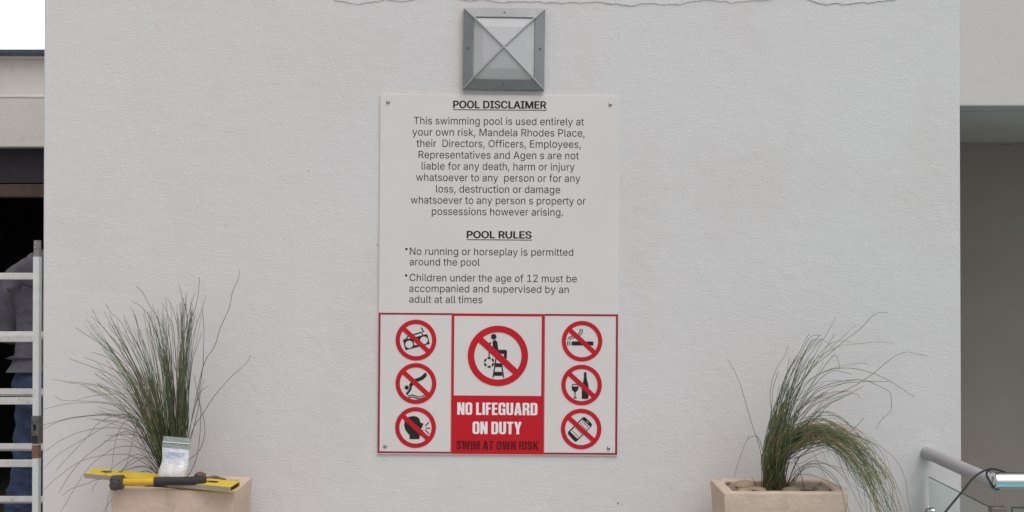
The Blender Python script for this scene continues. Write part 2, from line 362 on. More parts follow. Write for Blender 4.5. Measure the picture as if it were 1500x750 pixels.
# outlines of a plain grotesque alphabet: advance | contour points in thousandths of an em
GLYPH_DATA = {
 ' ': '188|',
 ',': '188|38 -119 68 71 137 71 84 -119',
 '.': '188|95 -4 86 -4 78 -1 70 3 63 9 57 16 53 24 50 32 50 41 50 50 53 59 57 66 63 73 70 79 78 83 86 86 95 87 104 86 113 83 121 79 128 73 134 66 138 59 140 50 141 41 140 32 138 24 134 16 128 9 121 3 113 -1 104 -4',
 '1': '453|76 0 76 55 391 55 391 0;276 509 276 0 212 0 212 448 209 448 86 358 86 427 198 509',
 '2': '453|64 0 64 47 234 229 282 282 291 294 299 305 305 316 311 327 315 337 318 348 320 360 320 371 319 385 317 397 313 408 308 419 301 428 293 436 283 443 273 449 262 454 250 457 237 459 224 460 209 459 196 457 184 453 172 447 162 441 153 433 145 424 139 413 134 402 130 390 128 376 127 362 66 362 67 384 71 405 77 424 86 442 98 459 111 473 126 486 143 496 162 505 182 511 203 514 225 516 247 514 268 511 288 505 306 497 323 486 337 474 350 461 361 445 370 428 376 411 380 392 381 372 380 358 378 345 375 331 371 318 365 304 357 290 347 275 336 259 322 241 306 223 288 202 267 180 153 60 153 57 389 57 389 0',
 'A': '480|16 0 201 509 276 509 463 0 395 0 287 302 264 372 232 478 245 478 213 371 191 302 85 0;110 142 110 199 370 199 370 142',
 'C': '510|267 -7 235 -5 205 1 177 11 150 25 126 42 104 63 86 88 70 115 57 146 48 179 42 215 40 254 42 293 48 329 57 362 70 393 86 421 104 445 126 466 150 484 177 498 205 508 235 514 267 516 286 515 305 513 323 509 340 504 357 498 373 490 388 481 402 471 415 460 427 447 438 433 448 418 456 402 463 385 469 367 473 348 408 348 405 361 401 373 395 384 389 395 382 404 375 413 366 421 357 428 348 435 337 440 327 445 315 449 304 452 292 454 280 455 267 456 245 454 223 450 203 443 184 432 166 419 150 403 137 385 125 364 116 340 109 314 105 285 103 254 105 223 109 194 116 168 125 145 137 123 151 105 166 89 184 76 203 66 223 59 245 54 267 53 280 53 292 55 304 57 315 60 327 64 337 69 348 74 357 81 366 88 375 96 382 105 389 114 395 125 401 136 405 148 408 160 473 160 469 142 463 124 457 107 448 91 438 76 428 62 416 49 402 38 388 28 373 19 357 11 341 5 323 0 305 -4 286 -6',
 'D': '502|219 0 96 0 96 57 215 57 244 58 272 63 296 70 318 81 337 94 354 110 368 128 379 149 388 172 394 198 398 226 399 255 398 285 394 312 388 337 379 361 368 381 354 399 338 415 320 428 299 438 275 446 249 450 221 452 93 452 93 509 225 509 261 507 294 501 325 492 353 478 377 461 399 441 418 418 433 391 446 361 455 329 460 293 462 255 460 217 455 181 446 149 433 119 417 92 398 68 376 48 351 31 322 17 291 8 256 2;125 509 125 0 60 0 60 509',
 'E': '419|60 0 60 509 372 509 372 452 125 452 125 286 355 286 355 229 125 229 125 57 375 57 375 0',
 'I': '300|31 0 31 57 118 57 118 452 31 452 31 509 269 509 269 452 183 452 183 57 269 57 269 0',
 'L': '393|60 0 60 509 125 509 125 57 361 57 361 0',
 'M': '628|60 0 60 509 152 509 277 187 287 159 299 123 311 84 322 49 307 49 318 83 330 121 342 158 352 187 476 509 568 509 568 0 504 0 504 291 504 327 505 369 506 413 507 457 513 457 498 409 482 363 467 322 456 291 342 0 286 0 170 291 159 321 145 361 129 408 112 457 119 457 120 416 121 372 122 328 122 291 122 0',
 'N': '523|60 0 60 509 136 509 343 183 363 151 388 107 414 55 405 54 401 108 399 157 399 195 399 509 463 509 463 0 387 0 202 290 177 331 148 381 108 452 119 454 122 384 124 328 125 291 125 0',
 'O': '533|267 -7 235 -5 205 1 177 11 150 25 126 42 105 63 86 88 70 115 57 146 48 179 42 215 40 254 42 293 48 329 57 362 70 393 86 421 105 445 126 466 150 484 177 498 205 508 235 514 267 516 299 514 329 508 357 498 384 484 408 466 429 445 448 421 464 393 477 362 486 329 491 293 493 254 491 215 486 179 477 146 464 115 448 88 429 63 408 42 384 25 357 11 329 1 299 -5;267 53 289 54 310 59 330 66 349 76 367 89 383 105 396 123 408 144 418 168 425 194 429 223 430 254 429 286 425 314 418 341 408 365 396 386 383 404 367 420 349 433 330 443 310 450 289 454 267 456 245 454 223 450 203 443 184 433 167 420 151 404 137 385 125 364 116 340 109 314 105 285 103 254 105 223 109 194 116 168 125 144 137 123 151 105 167 89 184 76 203 66 223 59 245 54',
 'P': '445|60 0 60 509 235 509 263 507 289 503 312 497 332 487 350 476 366 462 379 447 390 430 398 411 404 391 407 370 409 348 407 325 404 304 398 284 390 265 379 248 366 233 350 219 332 207 312 198 289 191 263 187 235 186 109 186 109 242 233 242 252 243 269 246 284 250 297 256 308 264 318 272 327 282 333 294 338 306 342 319 344 333 344 348 344 362 342 376 338 389 333 402 326 413 318 423 308 431 297 439 284 444 268 449 251 451 232 452 125 452 125 0',
 'R': '449|60 0 60 509 236 509 264 507 290 504 313 497 333 489 351 478 367 465 380 450 390 433 399 415 405 395 408 374 409 352 408 330 405 309 399 290 390 271 380 255 367 240 351 228 333 217 312 209 289 203 264 199 236 198 96 198 96 255 234 255 252 256 269 258 284 262 298 267 309 273 319 281 327 290 334 300 339 312 342 324 344 338 345 352 344 367 342 380 339 393 334 405 327 415 319 425 309 433 298 440 284 445 269 449 252 451 233 452 125 452 125 0;353 0 230 229 303 229 428 0',
 'S': '447|224 -9 197 -8 172 -4 149 1 128 9 108 19 91 31 76 45 64 60 54 77 46 96 41 115 38 137 104 137 107 123 110 110 116 98 123 88 132 79 142 71 154 64 166 59 180 55 194 52 209 50 224 49 241 50 257 52 272 55 286 60 299 66 311 74 321 82 329 92 336 102 341 114 345 126 346 139 345 151 342 161 338 171 332 179 325 186 316 193 307 199 296 205 245 222 184 239 154 249 128 260 105 274 86 289 71 307 60 326 54 348 52 372 53 393 58 413 65 431 75 448 87 463 102 476 119 488 138 498 158 506 180 511 203 514 227 516 252 514 275 511 296 505 316 498 334 488 351 476 365 463 377 449 387 433 394 415 399 397 401 378 337 378 334 396 326 412 316 426 302 437 286 447 267 453 247 457 225 459 209 458 194 456 180 452 167 448 156 442 145 435 136 427 129 418 123 409 118 398 116 387 115 376 116 363 119 352 124 342 131 334 139 326 148 319 158 313 169 308 212 293 264 279 312 264 324 258 336 252 347 245 359 238 369 229 379 220 387 209 395 198 401 185 405 171 407 155 408 139 407 118 403 99 396 81 386 64 374 48 360 34 343 21 323 11 302 2 278 -4 252 -8',
 'T': '449|32 452 32 509 417 509 417 452 257 452 257 0 193 0 193 452',
 'U': '517|259 -8 230 -7 203 -2 177 5 154 15 133 28 114 43 98 60 85 80 74 101 66 124 62 148 60 173 60 509 124 509 124 178 125 160 128 144 133 128 141 113 150 99 160 87 173 77 187 68 203 61 220 56 239 53 259 52 279 53 298 56 315 61 331 68 345 77 357 87 368 99 377 113 384 128 389 144 392 160 393 178 393 509 457 509 457 173 456 148 451 124 443 101 433 80 419 60 403 43 384 28 363 15 340 5 315 -2 288 -7',
 'a': '389|160 -9 142 -8 126 -5 110 -1 94 5 80 12 68 22 57 32 48 45 40 58 35 73 31 90 30 108 31 123 34 138 38 150 43 161 50 171 58 179 67 187 78 193 89 199 100 203 112 207 125 211 178 220 234 227 265 235 276 255 276 257 275 268 273 279 271 288 267 297 262 304 256 311 248 317 240 322 230 326 220 329 208 330 196 331 183 330 171 329 159 326 149 322 118 301 100 274 41 291 48 308 57 322 67 335 79 346 91 355 104 364 118 370 133 375 148 379 163 382 179 384 194 384 239 379 251 376 263 372 275 367 286 360 296 353 306 343 315 333 322 320 329 306 333 290 336 272 337 251 337 0 277 0 277 52 272 52 252 25 244 18 236 12 226 6 215 1 203 -3 190 -6 176 -8;170 45 187 46 202 49 216 53 228 59 239 66 248 74 257 83 263 93 269 104 272 115 275 126 276 138 276 190 259 182 231 176 200 171 175 168 134 159 125 155 117 150 110 145 103 139 98 132 95 124 93 115 92 105 92 95 94 87 98 79 102 72 107 66 114 61 121 56 130 52 139 49 149 47 159 46',
 'b': '424|229 -8 213 -7 198 -5 184 -1 172 4 162 10 153 17 145 24 138 31 118 59 112 59 112 0 53 0 53 509 114 509 114 319 118 319 137 346 144 353 152 360 161 367 171 373 183 378 197 381 212 384 229 384 252 383 274 378 294 371 313 361 330 347 345 332 359 313 370 293 379 270 385 245 389 218 390 189 389 160 385 133 379 108 370 84 359 64 346 45 330 29 313 16 294 5 274 -2 252 -7;220 47 237 48 253 51 267 57 279 66 291 76 301 88 309 101 316 117 321 133 325 151 327 170 328 189 327 209 325 227 321 245 316 261 309 276 301 290 291 301 280 311 267 319 253 325 237 329 220 330 203 329 188 325 174 320 161 312 150 302 140 291 132 278 125 263 120 247 116 229 113 210 113 189 113 169 116 150 120 132 125 115 132 100 140 86 150 75 162 65 174 57 188 51 204 48',
 'c': '396|207 -8 182 -7 159 -2 137 6 117 16 98 30 82 46 68 64 56 85 46 108 40 133 36 159 34 187 36 216 40 243 46 268 56 291 68 312 82 330 98 346 117 360 137 371 159 378 182 383 207 384 221 384 234 383 247 380 260 377 272 373 284 368 295 362 305 356 315 349 324 341 332 332 340 322 347 312 353 301 358 289 362 277 303 262 290 289 270 311 242 325 207 330 189 329 173 325 158 319 145 310 134 300 124 287 115 274 108 258 103 242 99 224 97 206 96 187 97 169 99 151 103 134 108 117 115 102 124 89 134 76 145 66 158 57 173 51 189 48 207 46 243 52 271 66 292 89 304 117 363 102 359 90 354 78 348 67 341 56 334 46 325 37 316 29 306 21 296 15 285 9 273 4 261 -1 248 -4 235 -6 221 -8',
 'd': '424|195 -8 172 -7 151 -2 130 5 111 16 94 29 79 45 66 64 55 84 46 108 39 133 35 160 34 189 35 218 39 245 46 270 55 293 66 313 79 332 95 347 112 361 131 371 151 378 173 383 196 384 213 384 228 381 241 378 253 373 263 367 272 360 280 353 287 346 306 319 311 319 311 509 372 509 372 0 313 0 313 59 307 59 287 31 280 24 272 17 263 10 252 4 241 -1 227 -5 212 -7;205 47 221 48 236 51 250 57 263 65 274 75 284 86 293 100 299 115 305 132 309 150 311 169 312 189 311 210 309 229 305 247 300 263 293 278 284 291 275 302 263 312 251 320 237 325 221 329 205 330 187 329 172 325 157 319 145 311 133 301 124 290 115 276 108 261 103 245 99 227 97 209 96 189 97 170 99 151 103 133 109 117 115 101 124 88 134 76 145 66 158 57 172 51 188 48',
 'e': '404|212 -8 185 -7 161 -2 138 6 117 16 98 30 82 46 68 64 56 85 46 108 40 132 35 159 34 187 35 215 39 242 46 267 55 290 67 311 81 329 97 346 115 359 135 370 157 378 180 383 205 384 221 384 236 382 251 379 266 374 280 368 294 361 307 351 319 341 331 329 341 315 350 299 357 282 363 263 368 242 370 219 371 194 371 169 75 169 75 221 338 221 310 202 309 220 307 237 303 254 298 269 291 282 283 294 273 305 263 314 250 321 237 326 222 329 205 330 189 329 173 326 159 321 146 313 135 304 125 294 116 282 109 270 103 256 99 241 97 226 96 211 96 178 97 157 100 139 104 122 110 106 118 92 128 80 139 70 151 61 165 55 179 50 195 47 212 46 224 47 234 48 244 50 254 53 263 56 271 61 278 66 285 73 292 80 297 88 302 96 306 105 365 91 360 77 353 63 345 51 335 39 324 29 311 19 298 11 283 4 266 -1 249 -5 231 -7',
 'f': '254|228 379 228 327 6 327 6 379;81 0 81 432 82 447 84 461 89 474 96 486 104 496 113 505 124 513 135 519 148 524 161 527 174 529 187 530 222 527 243 521 227 468 215 472 195 474 182 473 171 470 162 466 154 460 149 452 145 443 142 431 142 419 142 0',
 'g': '425|207 -151 187 -150 168 -148 150 -144 134 -140 119 -134 105 -127 93 -119 82 -110 73 -101 64 -91 57 -80 51 -69 101 -41 122 -66 128 -72 136 -78 145 -83 154 -88 165 -92 178 -95 192 -97 207 -97 229 -96 249 -92 267 -85 282 -75 295 -62 304 -47 310 -28 311 -6 311 68 306 68 287 41 280 34 272 28 263 21 252 16 241 11 227 8 212 5 195 5 173 6 152 10 132 17 113 27 95 39 80 53 67 71 55 90 46 112 39 136 35 163 34 191 35 220 39 246 46 271 55 293 66 314 80 332 95 347 112 361 131 371 152 378 173 383 196 384 213 384 228 382 242 378 253 373 264 367 273 360 281 353 288 346 308 319 313 319 313 379 372 379 372 -9 371 -32 367 -54 360 -73 350 -90 338 -104 324 -117 308 -127 291 -136 271 -142 251 -147 229 -150;205 59 222 60 237 63 251 68 264 75 275 84 285 95 293 107 300 121 305 137 309 154 312 172 312 193 312 212 309 231 305 248 300 264 293 278 285 291 275 303 264 312 251 320 237 325 222 329 205 330 188 329 172 325 158 320 145 312 134 302 124 290 115 277 109 262 103 246 99 229 97 212 96 193 97 173 99 155 103 138 109 123 116 108 124 96 134 85 145 76 158 68 172 63 188 60',
 'h': '410|114 227 114 0 53 0 53 509 114 509 114 287 102 287 112 312 124 332 137 349 152 362 169 372 187 379 207 383 227 384 246 383 264 380 280 376 295 369 309 360 321 349 332 336 341 321 348 304 353 285 356 264 357 240 357 0 296 0 296 235 295 256 290 275 283 291 273 304 260 315 246 323 229 328 210 329 197 328 184 326 172 322 161 317 150 311 141 303 133 293 126 283 121 271 117 257 114 243',
 'i': '167|53 0 53 379 114 379 114 0;84 443 75 444 67 446 60 449 54 455 48 461 44 468 42 475 41 483 42 491 44 499 48 506 54 512 60 517 67 521 75 523 84 524 92 523 100 521 107 517 114 512 119 506 123 499 126 491 126 483 126 475 123 468 119 461 114 455 107 449 100 446 92 444',
 'j': '167|53 379 114 379 114 -30 113 -47 111 -63 107 -77 102 -90 95 -102 86 -113 76 -122 65 -129 52 -135 37 -139 21 -142 4 -143 -10 -143 -10 -87 2 -87 14 -86 25 -83 34 -78 40 -72 46 -64 50 -54 52 -42 53 -29;83 443 75 444 67 446 60 449 53 455 48 461 44 468 42 475 41 483 42 491 44 499 48 506 53 512 60 517 67 521 75 523 83 524 92 523 100 521 107 517 114 512 119 506 123 499 125 491 126 483 125 475 123 468 119 461 114 455 107 449 100 446 92 444',
 'k': '381|110 137 110 212 121 212 284 379 360 379 184 199 177 199;53 0 53 509 114 509 114 0;294 0 148 186 191 229 372 0',
 'l': '189|139 -2 119 -1 101 3 86 10 74 20 65 33 58 47 54 65 53 84 53 509 114 509 114 99 114 87 115 77 117 68 120 62 124 58 130 54 137 53 146 52 160 53 170 54 181 3 162 -1',
 'm': '610|53 0 53 379 112 379 112 295 108 295 112 310 118 323 125 335 132 346 141 355 151 363 161 370 172 376 183 380 195 384 207 386 219 386 239 385 257 380 273 372 287 361 299 347 309 331 316 314 321 295 312 295 317 308 322 321 329 332 337 343 347 353 357 361 368 369 381 375 394 380 407 383 422 385 437 386 453 385 468 383 483 378 497 372 510 364 522 354 532 342 541 328 548 313 553 296 556 276 557 255 557 0 496 0 496 254 494 273 490 289 483 302 473 313 460 321 447 326 433 329 419 330 406 330 395 328 384 324 374 320 365 314 358 307 351 299 345 290 341 280 338 270 336 259 335 247 335 0 274 0 274 260 273 275 269 288 262 301 253 311 242 320 229 326 215 329 199 330 188 330 178 328 168 325 158 320 148 314 140 307 132 299 126 289 121 278 117 266 114 253 114 238 114 0',
 'n': '410|114 227 114 0 53 0 53 379 112 379 112 287 102 287 112 312 124 332 137 349 152 362 169 372 187 379 207 383 227 384 246 383 264 380 280 376 295 369 309 360 321 349 332 336 341 321 348 304 353 285 356 264 357 240 357 0 296 0 296 235 295 256 290 275 283 291 273 304 260 315 246 323 229 328 210 329 197 328 184 326 172 322 161 317 150 311 141 303 133 293 126 283 121 271 117 257 114 243',
 'o': '415|207 -8 182 -7 159 -2 137 6 117 16 98 30 82 46 68 64 56 85 46 108 40 133 36 159 34 187 36 216 40 243 46 268 56 291 68 312 82 330 98 346 117 360 137 371 159 378 182 383 207 384 233 383 256 378 278 371 299 360 317 346 333 330 347 312 359 291 369 268 376 243 380 216 381 187 380 159 376 133 369 108 359 85 347 64 333 46 317 30 299 16 278 6 256 -2 233 -7;207 46 226 48 242 51 257 57 270 66 282 76 292 89 300 102 307 117 312 134 316 151 318 169 319 187 318 206 316 224 312 242 307 258 300 274 292 287 282 300 270 310 257 319 242 325 226 329 207 330 189 329 173 325 158 319 145 310 134 300 124 287 115 274 108 258 103 242 99 224 97 206 96 187 97 169 99 151 103 134 108 117 115 102 124 89 134 76 145 66 158 57 173 51 189 48',
 'p': '424|53 -143 53 379 112 379 112 319 118 319 137 346 144 353 152 360 161 367 171 373 183 378 197 381 212 384 229 384 252 383 274 378 294 371 313 361 330 347 345 332 359 313 370 293 379 270 385 245 389 218 390 189 389 160 385 133 379 108 370 84 359 64 346 45 330 29 313 16 294 5 274 -2 252 -7 229 -8 213 -7 198 -5 184 -1 173 4 162 10 153 17 145 24 138 31 118 59 114 59 114 -143;220 47 237 48 253 51 267 57 279 66 291 76 301 88 309 101 316 117 321 133 325 151 327 170 328 189 327 209 325 227 321 245 316 261 309 276 301 290 291 301 280 311 267 319 253 325 237 329 220 330 203 329 188 325 174 320 161 312 150 302 140 291 132 278 125 263 120 247 116 229 113 210 113 189 113 169 116 150 120 132 125 115 132 100 140 86 150 75 162 65 174 57 188 51 204 48',
 'r': '259|53 0 53 379 112 379 112 321 115 321 122 335 130 347 140 358 152 367 166 375 181 380 196 384 213 385 229 384 243 384 243 322 230 324 207 326 194 325 182 323 170 319 159 315 149 309 140 301 132 293 126 284 121 273 117 262 114 250 114 237 114 0',
 's': '365|182 -8 163 -7 145 -5 128 -2 112 3 98 10 84 18 72 27 62 38 53 50 45 63 40 78 36 94 94 107 99 92 105 79 114 69 124 60 136 54 150 49 165 46 181 45 200 46 217 50 232 55 244 62 255 71 262 81 267 91 268 103 267 112 265 121 260 129 254 136 246 142 237 147 225 151 212 155 149 170 125 177 104 186 87 196 72 208 61 222 53 237 48 255 47 274 48 290 51 305 57 319 65 332 75 343 87 354 100 363 115 370 131 377 149 381 167 384 187 384 206 384 223 381 239 378 254 372 267 366 279 358 290 349 299 339 307 328 314 316 319 303 324 290 268 277 264 288 258 298 251 307 243 316 232 323 219 328 205 331 187 333 171 332 156 329 143 324 131 317 121 308 114 299 110 289 109 277 110 267 112 258 117 250 124 243 133 237 144 232 157 227 172 223 229 209 254 202 275 194 292 183 306 171 317 158 325 142 330 125 331 107 330 90 326 75 321 61 312 47 302 35 290 24 276 15 260 6 242 0 223 -5 203 -7',
 't': '227|204 379 204 327 6 327 6 379;65 471 126 471 126 98 127 86 128 76 132 68 136 61 142 56 150 53 159 51 170 50 185 51 202 54 213 2 192 -3 168 -4 145 -3 125 2 107 10 92 21 80 35 72 52 67 71 65 93',
 'u': '410|182 -5 164 -4 146 -1 130 4 115 11 101 20 89 31 78 44 69 59 62 76 57 95 54 116 53 139 53 379 114 379 114 144 115 123 119 105 127 89 137 75 150 64 164 56 181 52 200 50 213 51 226 53 238 57 249 62 259 69 268 77 276 86 283 97 289 109 293 122 295 137 296 153 296 379 357 379 357 0 298 0 298 92 307 92 297 67 286 47 272 30 257 17 240 7 222 0 203 -4',
 'v': '389|163 0 17 379 84 379 165 155 187 87 206 21 184 21 203 87 224 155 305 379 371 379 226 0',
 'w': '567|138 0 23 379 87 379 133 214 154 137 175 41 165 41 186 135 206 214 252 379 316 379 362 214 382 136 402 41 391 41 413 135 434 214 480 379 545 379 429 0 368 0 319 172 305 225 291 280 277 338 291 338 277 280 263 225 248 172 199 0',
 'y': '389|47 -139 61 -86 71 -87 104 -89 111 -87 118 -84 124 -80 130 -74 136 -67 141 -58 146 -48 151 -36 163 -1 17 379 84 379 165 155 187 87 206 21 184 21 202 87 224 155 305 379 371 379 204 -58 198 -72 191 -85 184 -97 177 -107 168 -116 159 -124 150 -130 139 -136 128 -140 117 -143 104 -145 91 -145 65 -143',
}
GLYPHS = {c: (int(v.split('|')[0]), [[int(n) for n in q.split()] for q in v.split('|')[1].split(';') if q]) for c, v in GLYPH_DATA.items()}
_gcache = {}
def glyph(ch, bold):
    if (ch, bold) not in _gcache:
        cont = [[(c[i], c[i + 1]) for i in range(0, len(c), 2)] for c in GLYPHS[ch][1]]
        if bold: cont = [[(x + dx, y + dy) for x, y in c] for dx, dy in ((0, 0), (bold, 0), (-bold, 0), (0, bold * .6), (0, -bold * .6)) for c in cont]
        _gcache[ch, bold] = fill(cont, True) if cont else ([], [])
    return _gcache[ch, bold]
def text_fill(s, x0, x1, base, cap, bold=0):
    """text in grotesque outlines stretched to run from x0 to x1 (y grows downwards)"""
    parts = []; x = 0
    for ch in s:
        vs, fs = glyph(ch, bold)
        parts.append(([(x + v.x, v.y) for v in vs], fs))
        x += GLYPHS[ch][0]
    vs, fs = merge(parts)
    lo = min(p[0] for p in vs); hi = max(p[0] for p in vs)
    sx = (x1 - x0) / (hi - lo); sy = cap / 509.0
    return [Vector((x0 + (px - lo) * sx, base - py * sy, 0)) for px, py in vs], fs

# heavy condensed capitals drawn by hand: height 1, y up
def rr(x0, x1, y0, y1, r):
    q = []
    for cx, cy, a0 in ((x1 - r, y1 - r, 0), (x0 + r, y1 - r, 90), (x0 + r, y0 + r, 180), (x1 - r, y0 + r, 270)):
        for k in range(5):
            a = R(a0 + 90 * k / 4); q.append((cx + r * math.cos(a), cy + r * math.sin(a)))
    return q
S_ = 0.222; H_ = 0.150
HEAVY = {
 'N': (.62, [[(0,0),(0,1),(.25,1),(.40,.50),(.40,1),(.62,1),(.62,0),(.37,0),(.22,.50),(.22,0)]]),
 'O': (.60, [rr(0,.60,0,1,.2), rr(S_,.60-S_,.16,.84,.06)]),
 'L': (.47, [[(0,0),(0,1),(S_,1),(S_,H_+.01),(.47,H_+.01),(.47,0)]]),
 'I': (S_, [[(0,0),(0,1),(S_,1),(S_,0)]]),
 'F': (.46, [[(0,0),(0,1),(.46,1),(.46,1-H_),(S_,1-H_),(S_,.60),(.42,.60),(.42,.45),(S_,.45),(S_,0)]]),
 'E': (.48, [[(0,0),(0,1),(.48,1),(.48,1-H_),(S_,1-H_),(S_,.59),(.45,.59),(.45,.44),(S_,.44),(S_,H_),(.48,H_),(.48,0)]]),
 'G': (.61, [[(.20,0),(.06,.05),(0,.2),(0,.8),(.06,.95),(.20,1),(.42,1),(.56,.95),(.61,.8),(.61,.64),(.38,.64),(.38,.80),(.345,.85),(.27,.85),(S_,.80),(S_,.2),(.27,.15),(.345,.15),(.38,.2),(.38,.38),(.32,.38),(.32,.52),(.61,.52),(.61,0),(.46,0),(.42,.06),(.34,0)]]),
 'U': (.60, [[(0,1),(S_,1),(S_,.2),(.27,.15),(.33,.15),(.365,.2),(.365,1),(.60,1),(.60,.2),(.54,.05),(.40,0),(.20,0),(.06,.05),(0,.2)]]),
 'A': (.66, [[(0,0),(.19,1),(.47,1),(.66,0),(.42,0),(.395,.17),(.265,.17),(.24,0)], [(.285,.31),(.375,.31),(.33,.70)]]),
 'R': (.61, [[(0,0),(0,1),(.42,1),(.55,.95),(.60,.82),(.60,.64),(.55,.53),(.47,.49),(.55,.44),(.59,.34),(.61,0),(.375,0),(.355,.35),(.32,.41),(S_,.41),(S_,0)], [(S_,.86),(.33,.86),(.365,.81),(.365,.62),(.33,.56),(S_,.56)]]),
 'D': (.60, [[(0,0),(0,1),(.40,1),(.54,.95),(.60,.8),(.60,.2),(.54,.05),(.40,0)], [(S_,.85),(.33,.85),(.365,.80),(.365,.2),(.33,.15),(S_,.15)]]),
 'T': (.54, [[(.152,0),(.152,1-H_),(0,1-H_),(0,1),(.54,1),(.54,1-H_),(.388,1-H_),(.388,0)]]),
 'Y': (.66, [[(.212,0),(.212,.40),(0,1),(.25,1),(.33,.64),(.41,1),(.66,1),(.448,.40),(.448,0)]]),
 'S': (.57, [[(0,.30),(S_,.30),(S_,.2),(.27,.15),(.31,.15),(.345,.2),(.345,.29),(.30,.36),(.08,.55),(.01,.68),(0,.82),(.06,.95),(.20,1),(.38,1),(.51,.95),(.56,.82),(.56,.68),(.33,.68),(.33,.80),(.30,.85),(.26,.85),(.225,.80),(.235,.72),(.30,.66),(.50,.49),(.57,.36),(.57,.2),(.51,.05),(.38,0),(.19,0),(.06,.05),(0,.2)]]),
 'W': (.92, [[(.12,0),(0,1),(.22,1),(.265,.42),(.35,1),(.57,1),(.655,.42),(.70,1),(.92,1),(.80,0),(.55,0),(.46,.56),(.37,0)]]),
 'M': (.80, [[(0,0),(0,1),(.28,1),(.40,.45),(.52,1),(.80,1),(.80,0),(.585,0),(.585,.60),(.46,0),(.34,0),(.215,.60),(.215,0)]]),
 'K': (.66, [[(0,0),(0,1),(S_,1),(S_,.62),(.39,1),(.64,1),(.44,.56),(.66,0),(.41,0),(.28,.37),(S_,.28),(S_,0)]]),
}
def heavy_fill(s, x0, x1, base, cap, gap=0.075):
    parts = []; x = 0
    for ch in s:
        if ch == ' ': x += 0.26; continue
        wd, cont = HEAVY[ch]
        vs, fs = fill(cont)
        parts.append(([(x + v.x, v.y) for v in vs], fs))
        x += wd + gap
    x -= gap
    k = (x1 - x0) / x
    vs, fs = merge(parts)
    return [Vector((x0 + a * k, base - b * cap, 0)) for a, b in vs], fs
def circ(cx, cy, r, n=40, a0=0.0): return [(cx + r * math.cos(a0 + 2 * math.pi * i / n), cy + r * math.sin(a0 + 2 * math.pi * i / n)) for i in range(n)]
def stroke(pts, wd):
    """closed outline of an open polyline of width wd"""
    L, Rr = [], []
    for i, p in enumerate(pts):
        a, b = pts[max(i - 1, 0)], pts[min(i + 1, len(pts) - 1)]
        dx, dy = b[0] - a[0], b[1] - a[1]
        l = math.hypot(dx, dy) or 1
        nx, ny = -dy / l * wd / 2, dx / l * wd / 2
        L.append((p[0] + nx, p[1] + ny)); Rr.append((p[0] - nx, p[1] - ny))
    return L + Rr[::-1]

# ================================================================== THE SETTING
# deck with the pool cut into it
mb = MB()
px0, px1, py0, py1 = 0.55, 7.5, -3.3, -0.80
X0, X1, Y0, Y1 = -90, 90, -90, 90
mb.add([(X0, Y0, 0), (X1, Y0, 0), (X1, py0, 0), (X0, py0, 0), (X0, py1, 0), (X1, py1, 0), (X1, Y1, 0), (X0, Y1, 0),
        (px0, py0, 0), (px1, py0, 0), (px1, py1, 0), (px0, py1, 0)],
       [(0, 1, 2, 9, 8, 3), (3, 8, 11, 4), (9, 2, 5, 10), (4, 11, 10, 5, 6, 7)])
structure(mb.build('deck_ground', M['deck']))
mb = MB()
mb.add([(px0, py0, -.09), (px1, py0, -.09), (px1, py1, -.09), (px0, py1, -.09)], [(0, 1, 2, 3)])
structure(mb.build('pool_water', M['water']))
mb = MB()
for a, b in (((px0, py0), (px1, py0)), ((px1, py0), (px1, py1)), ((px1, py1), (px0, py1)), ((px0, py1), (px0, py0))):
    mb.add([(a[0], a[1], -.3), (b[0], b[1], -.3), (b[0], b[1], 0), (a[0], a[1], 0)], [(0, 1, 2, 3)])
structure(mb.build('pool_edge', M['deck']))

# main plaster wall
WL, WR, WTOP = P(63.2, 400, D).x, P(1407.3, 400, D).x, 2.80
wall = thing('plaster_wall', 'big white textured plaster wall carrying the lamp and the pool sign', 'wall')
mb = MB().box(WL, WR, 0, 1.30, 0, WTOP)
mb.build('wall_face', M['plaster'], wall, bevel=0.006, seg=3)
# ragged coat of thicker render along the top
edge_px = [(488,-4),(491,1),(496,2),(501,1.5),(508,3),(514,5),(520,6),(527,6),(533,4.5),(541,3.5),(548,2),(553,2.4),(560,0.5),(566,-1.5),(572,0.4),(580,1.2),(592,1.8),(600,0.8),(612,-2),(640,-4),(668,-3),(686,1.0),(695,0.2),(706,-1.5),(716,0.4),(722,2.4),(730,3.2),(736,4.2),(746,2.6),(756,2.8),(766,1.8),(778,2.8),(790,2.2),(800,4.4),(812,3.6),(823,4.6),(836,3.0),(850,4.2),(864,3.0),(876,2.6),(885,3.4),(888,5.2),(896,5.8),(903,5.4),(912,7.2),(921,8.4),(929,7.8),(938,5.2),(950,4.6),(962,5.6),(973,6.6),(986,6.0),(997,6.6),(1004,4.0),(1013,2.2),(1024,1.2),(1034,-0.8),(1044,0.8),(1053,2.2),(1062,1.4),(1072,4.8),(1082,2.4),(1092,1.8),(1102,0.4),(1114,0.6),(1128,-1.0),(1150,-4),(1178,-3),(1188,0.8),(1196,3.4),(1204,5.6),(1212,6.8),(1218,5.0),(1226,4.2),(1236,7.2),(1244,5.4),(1254,4.2),(1262,3.6),(1272,4.4),(1282,2.8),(1290,1.2),(1300,0.4),(1308,0.6),(1316,-3)]
random.seed(4)
pe = []
for i in range(len(edge_px) - 1):
    a, b = edge_px[i], edge_px[i + 1]
    n = max(2, int((b[0] - a[0]) / 2.2))
    for k in range(n):
        t = k / n
        pe.append((a[0] + (b[0] - a[0]) * t, a[1] + (b[1] - a[1]) * t + random.uniform(-.55, .55)))
pe.append(edge_px[-1])
